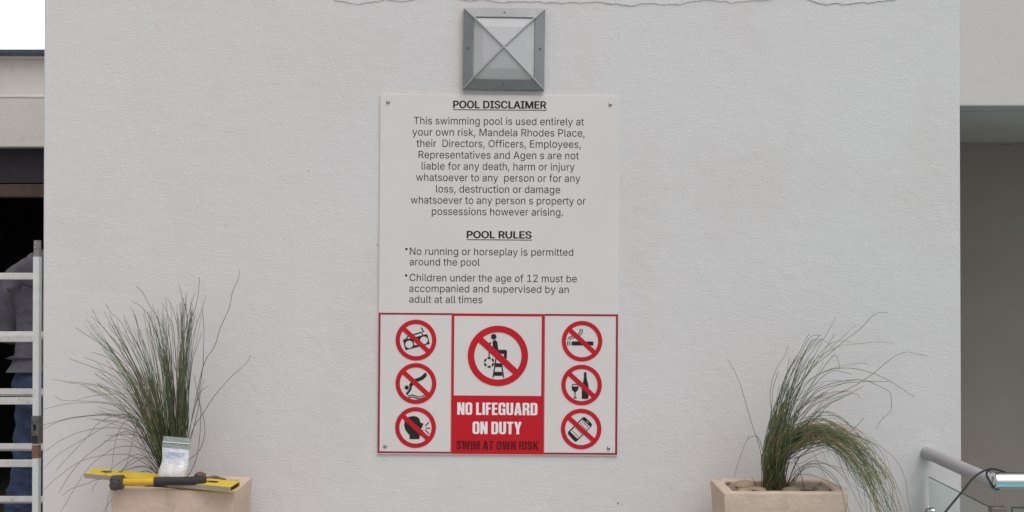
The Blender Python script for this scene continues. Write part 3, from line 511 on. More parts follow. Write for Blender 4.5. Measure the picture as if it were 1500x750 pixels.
def coat(points, th0, mname, name, dy=0.0):
    m = MB()
    n = len(points)
    vs = []
    for i, (x, y) in enumerate(points):
        p = P(x, y + dy, D)
        th = th0 * (0.6 + 0.7 * (0.5 + 0.5 * noise.noise(Vector((x * 0.02, 3.1, 0)))))
        vs += [(p.x, -th, p.z), (p.x, 0.004, p.z - 0.0005), (p.x, -th, 2.78), (p.x, 0.004, 2.78)]
    fs = []
    for i in range(n - 1):
        a, b = 4 * i, 4 * i + 4
        fs += [(a, b, b + 2, a + 2), (a + 1, b + 1, b, a), (a + 2, b + 2, b + 3, a + 3)]
    fs += [(0, 2, 3, 1), (4 * n - 4, 4 * n - 3, 4 * n - 1, 4 * n - 2)]
    m.add(vs, fs)
    return m.build(name, M[mname], wall)
coat(pe, 0.0028, 'plaster_patch', 'peeling_render')
# the hairline gap under the loose render
mb = MB()
def crack_run(lo, hi, wd):
    run = [(x, y) for x, y in pe if lo <= x <= hi]
    for i in range(len(run) - 1):
        w0 = wd * (0.3 + max(0, noise.noise(Vector((run[i][0] * 0.07, 9, 0))) + 0.35))
        w1 = wd * (0.3 + max(0, noise.noise(Vector((run[i + 1][0] * 0.07, 9, 0))) + 0.35))
        a, b = P(run[i][0], run[i][1] - .25, D), P(run[i + 1][0], run[i + 1][1] - .25, D)
        mb.add([(a.x, -.0012, a.z), (b.x, -.0012, b.z), (b.x, -.0012, b.z - w1), (a.x, -.0012, a.z - w0)], [(0, 1, 2, 3)])
for lo, hi, wd in ((489, 562, .0014), (884, 925, .0022), (1032, 1080, .0010), (1186, 1292, .0024)): crack_run(lo, hi, wd)
mb.build('crack', M['crack'], wall)

mb = MB()
for x, y, r in ((553.0, 358.5, .0022), (905.5, 737, .0030), (911, 738.5, .0018), (1096, 640, .0016), (452, 250, .0014), (1190, 300, .0012), (330, 330, .0013)):
    p = P(x, y, D)
    q = [(p.x + r * (1 + .5 * noise.noise(Vector((k, x, 0)))) * math.cos(k * 2 * math.pi / 9) * 1.3, -.0011, p.z + r * (1 + .5 * noise.noise(Vector((k, y, 5)))) * math.sin(k * 2 * math.pi / 9)) for k in range(9)]
    mb.add(q, [tuple(range(9))])
mb.build('chip', M['crack'], wall)

# covered passage to the right of the wall
passage = thing('passage_building', 'plastered lintel over a dark grey recessed passage right of the white wall', 'building')
YL = 0.07
lz = P(1450, 155, D + YL).z
XR = 3.6
MB().box(WR + .0005, XR, YL, 1.30, lz, 2.80).build('lintel', M['lintel'], passage, bevel=0.005)
MB().box(WR + .002, XR - .002, YL + .15, 1.30, lz - .004, lz - .001).build('soffit', M['soffit'], passage)
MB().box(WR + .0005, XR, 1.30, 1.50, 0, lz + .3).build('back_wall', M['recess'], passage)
mb = MB(); vs = []; nq = 90
for i in range(nq + 1):
    xq = WR + .01 + (XR - WR - .02) * i / nq
    zq = lz - .006 - .010 * (noise.noise(Vector((xq * 6, 2, 0))) + .6) + .004 * noise.noise(Vector((xq * 30, 0, 1)))
    tq = .0006 + .0045 * max(0, noise.noise(Vector((xq * 9, 7, 3))) + .05)
    vs += [(xq, 1.2990, zq - tq), (xq, 1.2990, zq)]
mb.add(vs, [(2 * i, 2 * i + 2, 2 * i + 3, 2 * i + 1) for i in range(nq)])
mb.build('seam_crack', M['dark_steel'], passage)
MB().box(XR, XR + .25, YL, 1.50, 0, 2.80).build('side_wall', M['plaster'], passage)
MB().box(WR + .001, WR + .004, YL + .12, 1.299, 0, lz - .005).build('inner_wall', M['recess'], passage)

# neighbouring building, far left
DN = 7.2; YN = DN - D
nb = thing('neighbour_building', 'low weathered building with dark doorway and blue capped parapet, left of the wall', 'building')
nx0, nx1 = -7.0, -1.2
ztop, zled, zop = P(30, 83, DN).z, P(30, 142, DN).z, P(30, 215, DN).z
ox0, ox1 = -4.2, -1.9
mb = MB()
mb.box(nx0, nx1, YN, YN + .3, zop, zled)
mb.box(nx0, ox0, YN, YN + .3, 0, zop - .0005)
mb.box(ox1, nx1, YN, YN + .3, 0, zop - .0005)
mb.build('wall_face', M['neigh'], nb, bevel=.004)
MB().box(nx0, nx1, YN + .05, YN + .3, zled + .001, ztop).build('parapet', M['neigh'], nb)
mb = MB(); random.seed(2)
n = 60
vs = []; fs = []
for i in range(n + 1):
    x = nx0 + (nx1 - nx0) * i / n; j = random.uniform(-.0012, .0012)
    vs += [(x, YN - .004, zled - .002 + j), (x, YN - .004, zled + .008 + j), (x, YN + .049, zled + .020), (x, YN + .049, zled - .002)]
for i in range(n):
    a = 4 * i
    for k in range(4): fs.append((a + k, a + (k + 1) % 4, a + 4 + (k + 1) % 4, a + 4 + k))
mb.add(vs, fs); mb.build('ledge', M['neigh_edge'], nb)
zc = P(30, 72.3, DN).z
mb = MB().box(nx0, nx1, YN - .01, YN + .34, ztop + .008, zc)
mb.build('coping', M['coping'], nb, bevel=.008)
MB().box(nx0, nx1, YN + .02, YN + .32, ztop - .004, ztop + .008).build('coping_bed', M['neigh_edge'], nb)
z1, z2, z3 = P(30, 268, DN + .1).z, P(30, 270, DN + .1).z, P(30, 289, DN + .1).z
MB().box(ox0, ox1, YN + .10, YN + .26, z1, zop).build('shutter_box', M['fascia'], nb)
MB().box(ox0, ox1, YN + .08, YN + .2, z3, z2).build('door_head', M['timber'], nb, bevel=.004)
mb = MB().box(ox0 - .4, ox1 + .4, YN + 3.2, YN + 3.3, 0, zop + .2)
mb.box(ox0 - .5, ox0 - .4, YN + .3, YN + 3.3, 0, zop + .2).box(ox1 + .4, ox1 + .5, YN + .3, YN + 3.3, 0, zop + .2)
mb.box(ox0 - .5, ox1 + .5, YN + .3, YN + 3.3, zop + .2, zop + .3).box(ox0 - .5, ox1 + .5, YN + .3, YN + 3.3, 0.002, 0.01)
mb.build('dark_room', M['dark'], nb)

# ================================================================== WALL LAMP
def PW(px, py, off): return P(px, py, D - off)
lc = PW(738.3, 73.3, 0)
lamp = thing('wall_lamp', 'square grey metal wall lamp with a pyramid lens and crossed bars above the sign', 'wall lamp', (lc.x, 0, lc.z))
lamp.rotation_euler = (0, R(0.8), 0)
k0 = D / F
HO = 60.4 * k0 * .985; HI = 46.6 * k0 * .975; HS = 31.5 * k0 * .965
def ring(h, y): return [(-h, -y, -h), (h, -y, -h), (h, -y, h), (-h, -y, h)]
mb = MB()
rings = [ring(HO, -.0005), ring(HO, .022), ring(HI + .001, .040), ring(HI - .002, .040), ring(HI - .002, .030)]
vs = sum(rings, []); fs = []
for i in range(4):
    for k in range(4): fs.append((4 * i + k, 4 * i + (k + 1) % 4, 4 * i + 4 + (k + 1) % 4, 4 * i + 4 + k))
mb.add(vs, fs); mb.build('frame', M['lamp_grey'], lamp, bevel=.0012)
AP = .064
mb = MB()
r0, r1 = ring(HI - .0025, .036), ring(HS, .0495)
mb.add(r0 + r1, [(k, (k + 1) % 4, 4 + (k + 1) % 4, 4 + k) for k in range(4)])
ln = mb.build('lens', M['lens_side'], lamp)
mb = MB()
mb.add(ring(HS, .0496) + [(0, -AP, 0)], [(k, (k + 1) % 4, 4) for k in range(4)])
mb.build('lens_cap', M['lens'], ln)
for sx in (-1, 1):
    for sz in (-1, 1):
        mb = MB()
        a = Vector((sx * HO * .985, -.024, sz * HO * .985)); b = Vector((sx * HI, -.0425, sz * HI)); c = Vector((sx * HS, -.052, sz * HS)); d = Vector((0, -AP - .002, 0))
        mb.tube([a, b, c, d], [.0022, .0032, .0032, .003], 6)
        mb.build('cross_bar', M['lamp_bar'], lamp, smooth=True)
for lx, lz_ in ((0, 1), (-1, 0), (1, 0), (0, -1)):
    h = (HO + HI) / 2
    mb = MB().lathe([(.0001, -.001), (.0028, -.001), (.0028, .003), (.002, .004)], 10, Matrix.Translation((lx * h, -.031, lz_ * h)) @ rot_align((0, 0, 1), (lx * .5, -1, lz_ * .5)))
    mb.build('screw', M['dark_steel'], lamp)

# ================================================================== POOL SIGN
SA = 0.0072
BT = .007
KS = (D - BT) / F
so = P(731, 402, D - BT)
sign = thing('pool_sign', 'tall white pool rules board with red bordered warning symbols along its bottom', 'sign', (so.x, -BT, so.z))
sign.rotation_euler = (0, SA, 0)
def SL(px, py):
    dx, dy = px - 731, py - 402
    return (dx + dy * SA, -dx * SA + dy)
def lay(tris, name, m, layer, parent=None):
    """a flat printed shape on the board, in sign-local photo pixels"""
    vs, fs = tris
    mb = MB().add([(v.x * KS, -layer, -v.y * KS) for v in vs], fs)
    o = mb.build(name, m, parent or sign)
    me = o.data
    bm = bmesh.new(); bm.from_mesh(me)
    bmesh.ops.reverse_faces(bm, faces=[f for f in bm.faces if f.normal.y > 0])
    bm.to_mesh(me); bm.free()
    return o
def pr(contours, name, m, layer, parent=None, local=False):
    cs = [[(x, y) if local else SL(x, y) for x, y in c] for c in contours]
    return lay(fill_union(cs), name, m, layer, parent)
mb = MB().box(-175.9 * KS, 175.0 * KS, 0, BT - .0006, -264 * KS, 263 * KS)
mb.build('board', M['sign'], sign, bevel=.0012)
L1, L2, L3 = .0004, .0008, .0012
def lines(rows, cap, bold=0):
    parts = []
    for s, x0, x1, b in rows:
        a = SL((x0 + x1) / 2, b)
        h = (x1 - x0) / 2
        parts.append(text_fill(s, a[0] - h, a[0] + h, a[1], cap, bold))
    return parts
def underline(x0, x1, y):
    a = SL((x0 + x1) / 2, y); h = (x1 - x0) / 2
    return [fill([[(a[0] - h, a[1] - .55), (a[0] + h, a[1] - .55), (a[0] + h, a[1] + .55), (a[0] - h, a[1] + .55)]])]
lay(merge(lines([('POOL DISCLAIMER', 663.5, 800.5, 158.4)], 10.6, 28) + underline(663.3, 800.8, 160.9)), 'heading', M['black_print'], L1)
lay(merge(lines([('POOL RULES', 683.6, 778.9, 348.9)], 10.2, 28) + underline(683.4, 779.2, 351.4)), 'heading', M['black_print'], L1)
lay(merge(lines([
    ('This swimming pool is used entirely at', 606.1, 855.5, 182.6), ('your own risk, Mandela Rhodes Place,', 604, 856.5, 199.2),
    ('their  Directors, Officers, Employees,', 609.9, 850.9, 215.7), ('Representatives and Agen s are not', 613, 848, 232.4),
    ('liable for any death, harm or injury', 617.6, 841.9, 249.0), ('whatsoever to any  person or for any', 609.3, 850.1, 265.7),
    ('loss, destruction or damage', 638.7, 820.5, 282.4), ('whatsoever to any person s property or', 601.6, 857.9, 298.9),
    ('possessions however arising.', 632.5, 824.8, 315.4)], 10.8)), 'paragraph', M['grey_print'], L1)
def bullet(x, y): return [fill([circ(*SL(x, y), 1.8, 14)])]
lay(merge(lines([('No running or horseplay is permitted', 600.3, 839.7, 374.0), ('around the pool', 600, 702.7, 389.0)], 10.6) + bullet(595.4, 364.8)), 'rule_text', M['grey_print'], L1)
lay(merge(lines([('Children under the age of 12 must be', 600, 844.8, 412.6), ('accompanied and supervised by an', 599.5, 833.1, 428.4), ('adult at all times', 599.5, 706.5, 443.8)], 10.6) + bullet(595, 403.4)), 'rule_text', M['grey_print'], L1)
def rect(x0, x1, y0, y1): return [(x0, y0), (x1, y0), (x1, y1), (x0, y1)]
def loc_rect(x0, x1, y0, y1):
    a, b = SL((x0 + x1) / 2, (y0 + y1) / 2), ((x1 - x0) / 2, (y1 - y0) / 2)
    return rect(a[0] - b[0], a[0] + b[0], a[1] - b[1], a[1] + b[1])
# local pixel rectangles of the three panels
la = SL(555.3, 562.2); lb = SL(729.7, 563.2); lr = SL(850.5, 563.5)
panL = rect(-175.7, -65.6, 57.2, 262.6); inL = rect(-173.6, -66.2, 59.4, 260.6)
panC = rect(-68.2 + .1, 66.8, 57.4, 263.0); inC = rect(-64.9, 63.0, 61.2, 177.4)
panR = rect(66.2, 174.8, 57.2, 262.8); inR = rect(67.4, 172.0, 59.6, 260.4)
pr([rect(-175.7, -68.3, 57.2, 262.6), rect(-172.9, -69.1, 60.0, 259.8)], 'red_border', M['red_line'], L1, local=True)
pr([rect(67.0, 174.8, 57.2, 262.8), rect(67.8, 171.6, 60.2, 259.9)], 'red_border', M['red_line'], L1, local=True)
centre = pr([panC, inC], 'lifeguard_panel', M['red'], L1, local=True)
def hv(s, x0, x1, b, cap):
    a = SL((x0 + x1) / 2, b); h = (x1 - x0) / 2
    return heavy_fill(s, a[0] - h, a[0] + h, a[1], cap)
lay(hv('NO LIFEGUARD', 669.9, 787.2, 607.6, 18.0), 'white_lettering', M['white_print'], L2, centre)
lay(hv('ON DUTY', 692.3, 764, 635.5, 18.1), 'white_lettering', M['white_print'], L2, centre)
lay(hv('SWIM AT OWN RISK', 668.6, 788.8, 658.3, 12.8), 'faded_lettering', M['faded'], L2, centre)

def no_ring(cx, cy, ro, ri, bar, ang=42.5):
    a = R(ang); ux, uy = math.cos(a), math.sin(a); nx, ny = uy, -ux
    outs = [circ(cx, cy, ro, 72)]
    h = bar / 2; th = math.asin(h / ri)
    for s in (1, -1):
        q = []
        for i in range(41):
            t = th + (math.pi - 2 * th) * i / 40
            lx, ly = ri * math.cos(t), s * ri * math.sin(t)
            q.append((cx + ux * lx + nx * ly, cy + uy * lx + ny * ly))
        outs.append(q)
    return outs
def symbol(figs, crop, scale, cpx, ro, ri, bar, label=None):
    """figs: list of contour groups in crop pixels, crop = (x offset, y offset)"""
    o = pr(no_ring(cpx[0], cpx[1], ro, ri, bar), 'prohibition_symbol', M['red'], L3)
    cs = [[(crop[0] + x / scale, crop[1] + y / scale) for x, y in c] for c in figs]
    pr(cs, 'pictogram', M['black_print'], L2, o)
    if label: o['label'] = label
def rotp(pts, c, deg):
    a = R(deg); return [(c[0] + (x - c[0]) * math.cos(a) - (y - c[1]) * math.sin(a), c[1] + (x - c[0]) * math.sin(a) + (y - c[1]) * math.cos(a)) for x, y in pts]
bc = (401, 410)
boom = [rotp(rect(218, 584, 335, 485), bc, -14.6), circ(295, 443, 57, 30), circ(512, 383, 57, 30), rotp(rect(362, 440, 362, 452), bc, -14.6),
        stroke([(266, 372), (270, 328), (480, 266), (494, 306)], 19), stroke([(212, 384), (262, 348)], 12), [(458, 190), (495, 212), (500, 236), (523, 256), (497, 264), (482, 226)]]
symbol(boom, (570, 460), 10, (609.5, 498.1), 29.9, 23.5, 6.9, 'red crossed circle over a portable stereo')
wave = lambda y: stroke([(x, y + 14 * math.sin((x - 270) / 210 * 2 * math.pi * 1.02 + 2.6)) for x in range(272, 530, 8)], 14)
diver = [circ(260, 425, 31, 24), [(245, 515), (285, 462), (302, 430), (294, 378), (318, 352), (375, 300), (430, 281), (470, 262), (528, 208), (545, 214), (555, 232), (550, 262), (490, 315), (430, 335), (372, 372), (334, 410), (330, 452), (275, 528), (258, 530)],
         wave(548), wave(576)]
symbol(diver, (570, 525), 10, (609.4, 561.6), 29.9, 23.5, 6.9, 'red crossed circle over a diver')
shout = [[(300, 528), (303, 472), (270, 435), (236, 385), (222, 320), (229, 270), (255, 226), (300, 200), (360, 190), (410, 200), (445, 230), (458, 282), (506, 305), (498, 324), (484, 332), (492, 346), (480, 366), (468, 374), (478, 390), (503, 394), (496, 430), (472, 470), (450, 480), (448, 528)],
         stroke([(530, 337), (588, 281)], 14), stroke([(540, 368), (600, 368)], 15), stroke([(527, 388), (588, 456)], 14)]
symbol(shout, (570, 590), 10, (608.9, 625.8), 29.9, 23.5, 6.9, 'red crossed circle over a shouting head')
guard = [circ(329, 192, 28, 24), [(316, 245), (324, 230), (340, 224), (356, 229), (366, 250), (375, 322), (445, 322), (458, 330), (462, 345), (458, 412), (430, 402), (430, 362), (360, 362), (322, 300)],
         stroke([(290, 255), (284, 340), (283, 396)], 11), circ(292, 258, 11, 12),
         stroke([(352, 405), (338, 500), (322, 600)], 12), stroke([(404, 430), (416, 520), (428, 600)], 12),
         [(344, 456), (404, 456), (410, 494), (343, 494)], [(337, 542), (411, 542), (417, 582), (332, 582)]]
for k in range(6):
    a0 = R(60 * k + 8)
    guard.append(stroke([(283 + 44 * math.cos(a0 + R(t)), 448 + 44 * math.sin(a0 + R(t))) for t in range(0, 46, 6)], 18))
symbol(guard, (675, 465), 6.818, (729.4, 521.2), 44.2, 34.6, 9.6, 'large red crossed circle over a lifeguard on a high chair')
smoke = [rect(238, 580, 376, 438), rect(171, 185, 374, 438), rect(203, 217, 374, 438),
         stroke([(176, 350), (196, 315), (235, 295), (290, 289), (340, 262), (372, 225), (376, 200), (364, 180)], 14),
         stroke([(208, 350), (236, 326), (290, 313), (335, 300), (385, 264), (407, 225), (403, 180)], 14)]
symbol(smoke, (815, 465), 10.72, (852.5, 499.7), 29.7, 23.4, 6.9, 'red crossed circle over a cigarette')
wine = [[(432, 183), (472, 183), (472, 250), (482, 310), (500, 370), (506, 430), (502, 590), (490, 602), (408, 602), (397, 590), (398, 440), (412, 400), (420, 330), (432, 255)],
        [(250, 367), (340, 367), (347, 430), (332, 472), (300, 495), (300, 576), (324, 580), (324, 592), (262, 592), (262, 580), (284, 576), (284, 495), (254, 472), (238, 430)], [(262, 380), (330, 380), (335, 406), (257, 406)]]
symbol(wine, (815, 528), 10.72, (851.8, 563.8), 29.7, 23.4, 6.9, 'red crossed circle over a wine bottle and glass')
def quad_round(q, r):
    out = []
    n = len(q)
    for i in range(n):
        p, a, b = Vector(q[i]), Vector(q[i - 1]), Vector(q[(i + 1) % n])
        s, e = p + (a - p).normalized() * r, p + (b - p).normalized() * r
        for t in (0, .25, .5, .75, 1):
            v = s * (1 - t) ** 2 + p * 2 * t * (1 - t) + e * t * t
            out.append((v.x, v.y))
    return out
phone = [quad_round([(432, 185), (572, 320), (300, 598), (165, 448)], 40), [(406, 236), (528, 348), (330, 540), (214, 428)], stroke([(468, 262), (506, 290)], 11)]
for r0 in ((410, 270), (378, 303), (306, 372), (258, 420)):
    for k in range(4):
        x, y = r0[0] + 25 * k, r0[1] + 25 * k
        phone.append(rotp(rect(x - 8, x + 9, y - 8, y + 8), (x, y), 45 if k % 2 else 20))
symbol(phone, (815, 592), 10.72, (851.1, 628.1), 29.7, 23.4, 6.9, 'red crossed circle over a mobile phone')
for x, y in ((568.3, 149.3), (894.3, 152.8), (564.5, 653), (891.3, 656)):
    l = SL(x, y)
    T = Matrix.Translation((l[0] * KS, -.0004, -l[1] * KS)) @ rot_align((0, 0, 1), (0, -1, 0))
    MB().lathe([(.0065, -.0004), (.0065, .0008), (.0055, .0032), (.0035, .0046), (.001, .0050)], 14, T).build('screw', M['steel'], sign, smooth=True)

# ================================================================== PLANTERS
def planter(name, label, x0, x1, y0, y1, zl, zr, th=.036, taper=.045):
    """tapered square pot; rim height zl at its left, zr at its right"""
    cx, cy = (x0 + x1) / 2, (y0 + y1) / 2
    o = thing(name, label, 'planter', (cx, cy, 0))
    hw, hd = (x1 - x0) / 2, (y1 - y0) / 2
    def rg(dw, z, slope=True):
        return [(sx * (hw - dw), sy * (hd - dw), z if not slope else ((zl + zr) / 2 + (zr - zl) / 2 * sx) + z) for sx, sy in ((-1, -1), (1, -1), (1, 1), (-1, 1))]
    rings = [rg(taper, 0, False), rg(0, 0), rg(th, 0), rg(th + .004, -.075)]
    mb = MB()
    vs = sum(rings, []); fs = [(0, 3, 2, 1)]
    for i in range(3):
        for k in range(4): fs.append((4 * i + k, 4 * i + (k + 1) % 4, 4 * i + 4 + (k + 1) % 4, 4 * i + 4 + k))
    fs.append((12, 13, 14, 15))
    mb.add(vs, fs)
    b = mb.build('pot_body', M['pot'], o, bevel=.006, seg=3, smooth=True)
    # worn, uneven surface
    bm = bmesh.new(); bm.from_mesh(b.data)
    bmesh.ops.subdivide_edges(bm, edges=[e for e in bm.edges if e.calc_length() > .03], cuts=14, use_grid_fill=True)
    for v in bm.verts:
        p = Vector((v.co.x + cx, v.co.y, v.co.z))
        v.co += Vector((noise.noise(p * 30), noise.noise(p * 30 + Vector((7, 0, 0))), noise.noise(p * 30 + Vector((0, 9, 0))))) * .0016
    bm.to_mesh(b.data); bm.free()
    # soil
    mb = MB(); n = 14; vs = []; fs = []
    for i in range(n + 1):
        for j in range(n + 1):
            x, y = (i / n * 2 - 1) * (hw - th - .002), (j / n * 2 - 1) * (hd - th - .002)
            vs.append((x, y, (zl + zr) / 2 - .036 + .012 * noise.noise(Vector((x * 14, y * 14, cx)))))
    for i in range(n):
        for j in range(n):
            a = i * (n + 1) + j; fs.append((a, a + 1, a + n + 2, a + n + 1))
    mb.add(vs, fs); mb.build('soil', M['soil'], o, smooth=True)
    return o
zR = P(1150, 721.6, 3.99).z
planter('square_planter', 'beige square concrete planter with an arching grass, at the right by the handrail', P(1059.5, 721, 3.99).x, P(1243.5, 721, 3.99).x, 3.99 - D, 4.255 - D, zR, zR)
planter('square_planter', 'beige square concrete planter with tools lying across its rim, at the left', P(161, 720, 3.99).x, P(342.5, 720, 3.99).x, 3.99 - D, 4.275 - D, P(161, 714.0, 3.99).z, P(342, 720.5, 3.99).z)

def pebble(px, py, d, rx, ry, rz, m, seed, label, group=None, name='pebble', cat='pebble', rough=.12):
    c = P(px, py, d)
    bm = bmesh.new()
    bmesh.ops.create_icosphere(bm, subdivisions=3, radius=1)
    for v in bm.verts:
        k = 1 + rough * 2 * noise.noise(v.co * 1.3 + Vector((seed * 3.7, 0, 0))) + rough * .5 * noise.noise(v.co * 4 + Vector((seed, 5, 0)))
        v.co = Vector((v.co.x * rx * k, v.co.y * ry * k, v.co.z * rz * k))
    me = bpy.data.meshes.new(name); bm.to_mesh(me); bm.free()
    me.materials.append(m)
    me.polygons.foreach_set('use_smooth', [True] * len(me.polygons))
    o = bpy.data.objects.new(name, me); C.objects.link(o)
    o.location = c; o.rotation_euler = (0, 0, seed)
    return tag(o, label, cat, group)
GP = 'pebbles in the right planter'
pebble(1091, 711, 4.17, .042, .030, .016, M['stone_tan'], 1, 'large tan rounded pebble at the left inside the planter with arching grass', GP)
pebble(1108, 716.5, 4.08, .036, .025, .008, M['stone_tan'], 2.3, 'flat pale tan pebble left of the base of the arching grass', GP)
pebble(1091, 719, 4.06, .028, .022, .008, M['stone_tan'], 5.1, 'small tan pebble against the front rim, left in the planter with arching grass', GP)
pebble(1159, 718.5, 4.07, .030, .022, .012, M['stone_grey'], 3.2, 'grey pebble just right of the base of the arching grass', GP)
pebble(1204, 717.5, 4.10, .032, .026, .015, M['stone_grey'], 4.4, 'greenish grey pebble at the right inside the planter with arching grass', GP)
pebble(1062, 706, 4.20, .018, .014, .012, M['pot'], 6.4, 'small pinkish lump in the back left corner of the planter with arching grass', GP)
GQ = 'pebbles in the left planter'
pebble(204, 711, 4.05, .030, .022, .012, M['stone_tan'], 1.7, 'tan pebble under the yellow part of the hammer handle', GQ)
pebble(189, 710.5, 4.06, .018, .016, .009, M['stone_tan'], 2.9, 'small tan pebble beside the hammer head', GQ)
pebble(236, 712, 4.07, .026, .02, .010, M['stone_grey'], 3.9, 'dull pebble under the black hammer grip', GQ)
pebble(315, 704, 4.16, .050, .03, .013, M['bark'], 2.2, 'low flat clump of brown bark in the planter with tools', None, 'bark_chunk', 'bark', .25)
pebble(293, 698, 4.17, .020, .016, .013, M['bark'], 5.5, 'upright lump of brown bark beside the spirit level', None, 'bark_chunk', 'bark', .3)

# ================================================================== GRASSES
def blade(mb, pts, r0, r1, n=14, sides=3):
    s = spline(pts, n)
    m = len(s)
    mb.tube(s, [r0 + (r1 - r0) * (i / (m - 1)) ** 1.3 for i in range(m)], sides, caps=False)
def traced(mb, px, d0, d1, r0=.0013, r1=.0007, jit=0.0):
    """a stem given base -> tip in photo pixels, its distance running from d0 to d1"""
    n = len(px)
    L = [0.0]
    for i in range(1, n): L.append(L[-1] + math.hypot(px[i][0] - px[i - 1][0], px[i][1] - px[i - 1][1]))
    pts = []
    for (x, y), l in zip(px, L):
        t = l / L[-1]
        pts.append(P(x + random.uniform(-jit, jit), y + random.uniform(-jit, jit), d0 + (d1 - d0) * t ** 1.2))
    blade(mb, pts, r0, r1, n=max(16, 4 * n))
rnd = random.uniform
DG = 4.15
def dend(): return DG + rnd(-.30, .12)
# ---- left
random.seed(11)
plant = thing('ornamental_grass', 'upright spray of thin grey green grass behind the small plastic bag', 'grass plant', tuple(P(255, 712, DG)))
INV = Matrix.Translation(-Vector(plant.location))
green, dark, dry, stalk = MB(), MB(), MB(), MB()
LEFT = [
 [(262,706),(273,661),(283,628),(296,608),(315,579),(339,552),(361,532),(367,520)],
 [(266,706),(276,640),(297,539),(314,508),(323,480),(336,451),(340,430),(349,408),(351,396)],
 [(264,706),(275,640),(290,580),(297,539),(298,518),(298.6,480),(296,452)],
 [(262,706),(268,650),(281,534),(286,516),(295,488)],
 [(260,706),(266,600),(274,502),(277,480),(280,468),(286,452),(290,434),(292.4,406)],
 [(258,706),(264,600),(270,500),(277,458),(285,430)],
 [(260,706),(268,600),(273,510),(275,480),(274,460),(267,436),(262,416)],
 [(258,706),(264,600),(262,502),(259,474),(252,450),(245.4,437)],
 [(257,706),(260,600),(255,490),(247,464),(238,444)],
 [(255,706),(258,620),(252,540),(246,504),(241,486),(226.5,459),(216,442),(208,427),(199.6,419.5)],
 [(254,706),(256,620),(246,540),(233,501),(225,477),(216,459),(204,447),(193.5,441.7)],
 [(250,706),(244,650),(230,590),(213,540),(199,511),(188,494),(178,473),(163,458.5),(154.5,443.8)],
 [(248,706),(240,660),(222,600),(200,545),(185,519),(173,504),(159,489),(145,471.5),(134.6,452.4)],
 [(247,706),(240,660),(220,600),(196,545),(178,516),(164,496),(150,478),(133.7,463.7)],
 [(246,706),(235,650),(214,590),(192,545),(166,519),(147,504),(126,490),(111,480)],
 [(247,706),(230,630),(200,560),(172,530),(150,506),(132,488)],
 [(247,706),(232,630),(203,555),(180,525),(157,504),(142,489)],
 [(249,706),(238,640),(215,570),(190,520),(174,496),(162,482),(159,473)],
 [(250,706),(240,640),(222,560),(204,508),(188,484),(182,468)],
 [(252,706),(245,640),(228,560),(213,511),(204,489),(199,465),(190,448)],
 [(246,706),(234,660),(216,620),(192,579),(180,563),(167.5,551.6),(147,542),(121,532.5),(101,525)],
 [(246,706),(236,660),(220,610),(200,564),(181,550),(164,540),(138,529),(123,523.5)],
 [(246,706),(236,650),(218,590),(199,560),(181,539.5),(153.6,522),(134.6,516)],
 [(245,706),(232,660),(216,631),(199,605),(178,583),(157,571),(136,565.5),(105,561),(78,555.6)],
 [(245,706),(233,660),(214,620),(192,588),(170,573),(140,564),(112,560),(96,560)],
 [(246,706),(236,650),(222,605),(213,586),(200,579),(188,577),(164,577.6),(134.6,580),(108.6,587),(91,586),(80,580.7)],
 [(244,706),(225,660),(199,614),(178,600),(160.6,592),(134.6,590),(98,591.5),(62.6,600)],
 [(244,706),(226,660),(210,620),(195,602),(178,594),(150,589),(112,587)],
 [(244,706),(226,660),(212,625),(200,614),(185,610),(157,607),(129,609),(103,612),(77,619),(55,624)],
 [(243,706),(228,670),(213,640),(197,620),(176,612),(150,608),(110,612),(82.5,619),(58,632)],
 [(243,706),(235,670),(213,644),(197,633),(173,627),(143,628),(117,633),(91,644),(63.5,662.5)],
 [(243,706),(230,660),(216,628),(199,614),(180,612),(164,620),(150,627),(124,642.5),(86,665),(64,687)],
 [(243,706),(226.5,689),(209,677),(190,667),(173,665.5),(143,668.5),(115.5,677),(86,698),(65,717)],
 [(243,706),(225,670),(209,658),(192,654),(171,655.5),(153.6,665),(131,684),(108.6,717),(89.5,749),(84,758)],
 [(243,706),(216,650),(203,639),(188,636),(167.5,639),(147,653),(124,670),(103,694.5),(86,722)],
 [(243,706),(222,640),(200,612),(178,607),(158,612),(140,623.5),(129,639),(104,665),(82.5,689)],
 [(243,706),(215,684),(190,686),(160,697),(143,702),(129,708),(105,716),(91,726)],
 [(243,706),(210,668),(185,672),(160,690),(139,710),(134.6,720.6)],
 [(240,706),(215,690),(190,700),(172,716),(162,733),(150,752)],
 [(240,706),(210,672),(190,676),(172,700),(160,724),(155,752)],
 [(243,706),(222,650),(200,620),(184,617),(174,632),(167.5,655),(163,690)],
 [(243,706),(228,650),(212,614),(204,611),(199,625),(193,650),(185,684)],
 [(243,706),(226,676),(212,670),(192,680),(172,692)],
 [(243,706),(228,690),(210,684),(190,688),(176,696)],
 [(262,706),(278,650),(290,600),(294,575),(304,566)],
 [(265,706),(272,680),(292,660),(300,635),(298,612),(290,580),(284,548)],
 [(266,706),(280,690),(290,660),(294,610),(290,580)],
 [(262,706),(275,640),(288,590),(299,556)],
]
for i, l in enumerate(LEFT):
    tgt = (stalk, stalk, dark, green)[i % 4]
    traced(tgt, l, DG + rnd(-.02, .02), dend(), .0013, .0007)
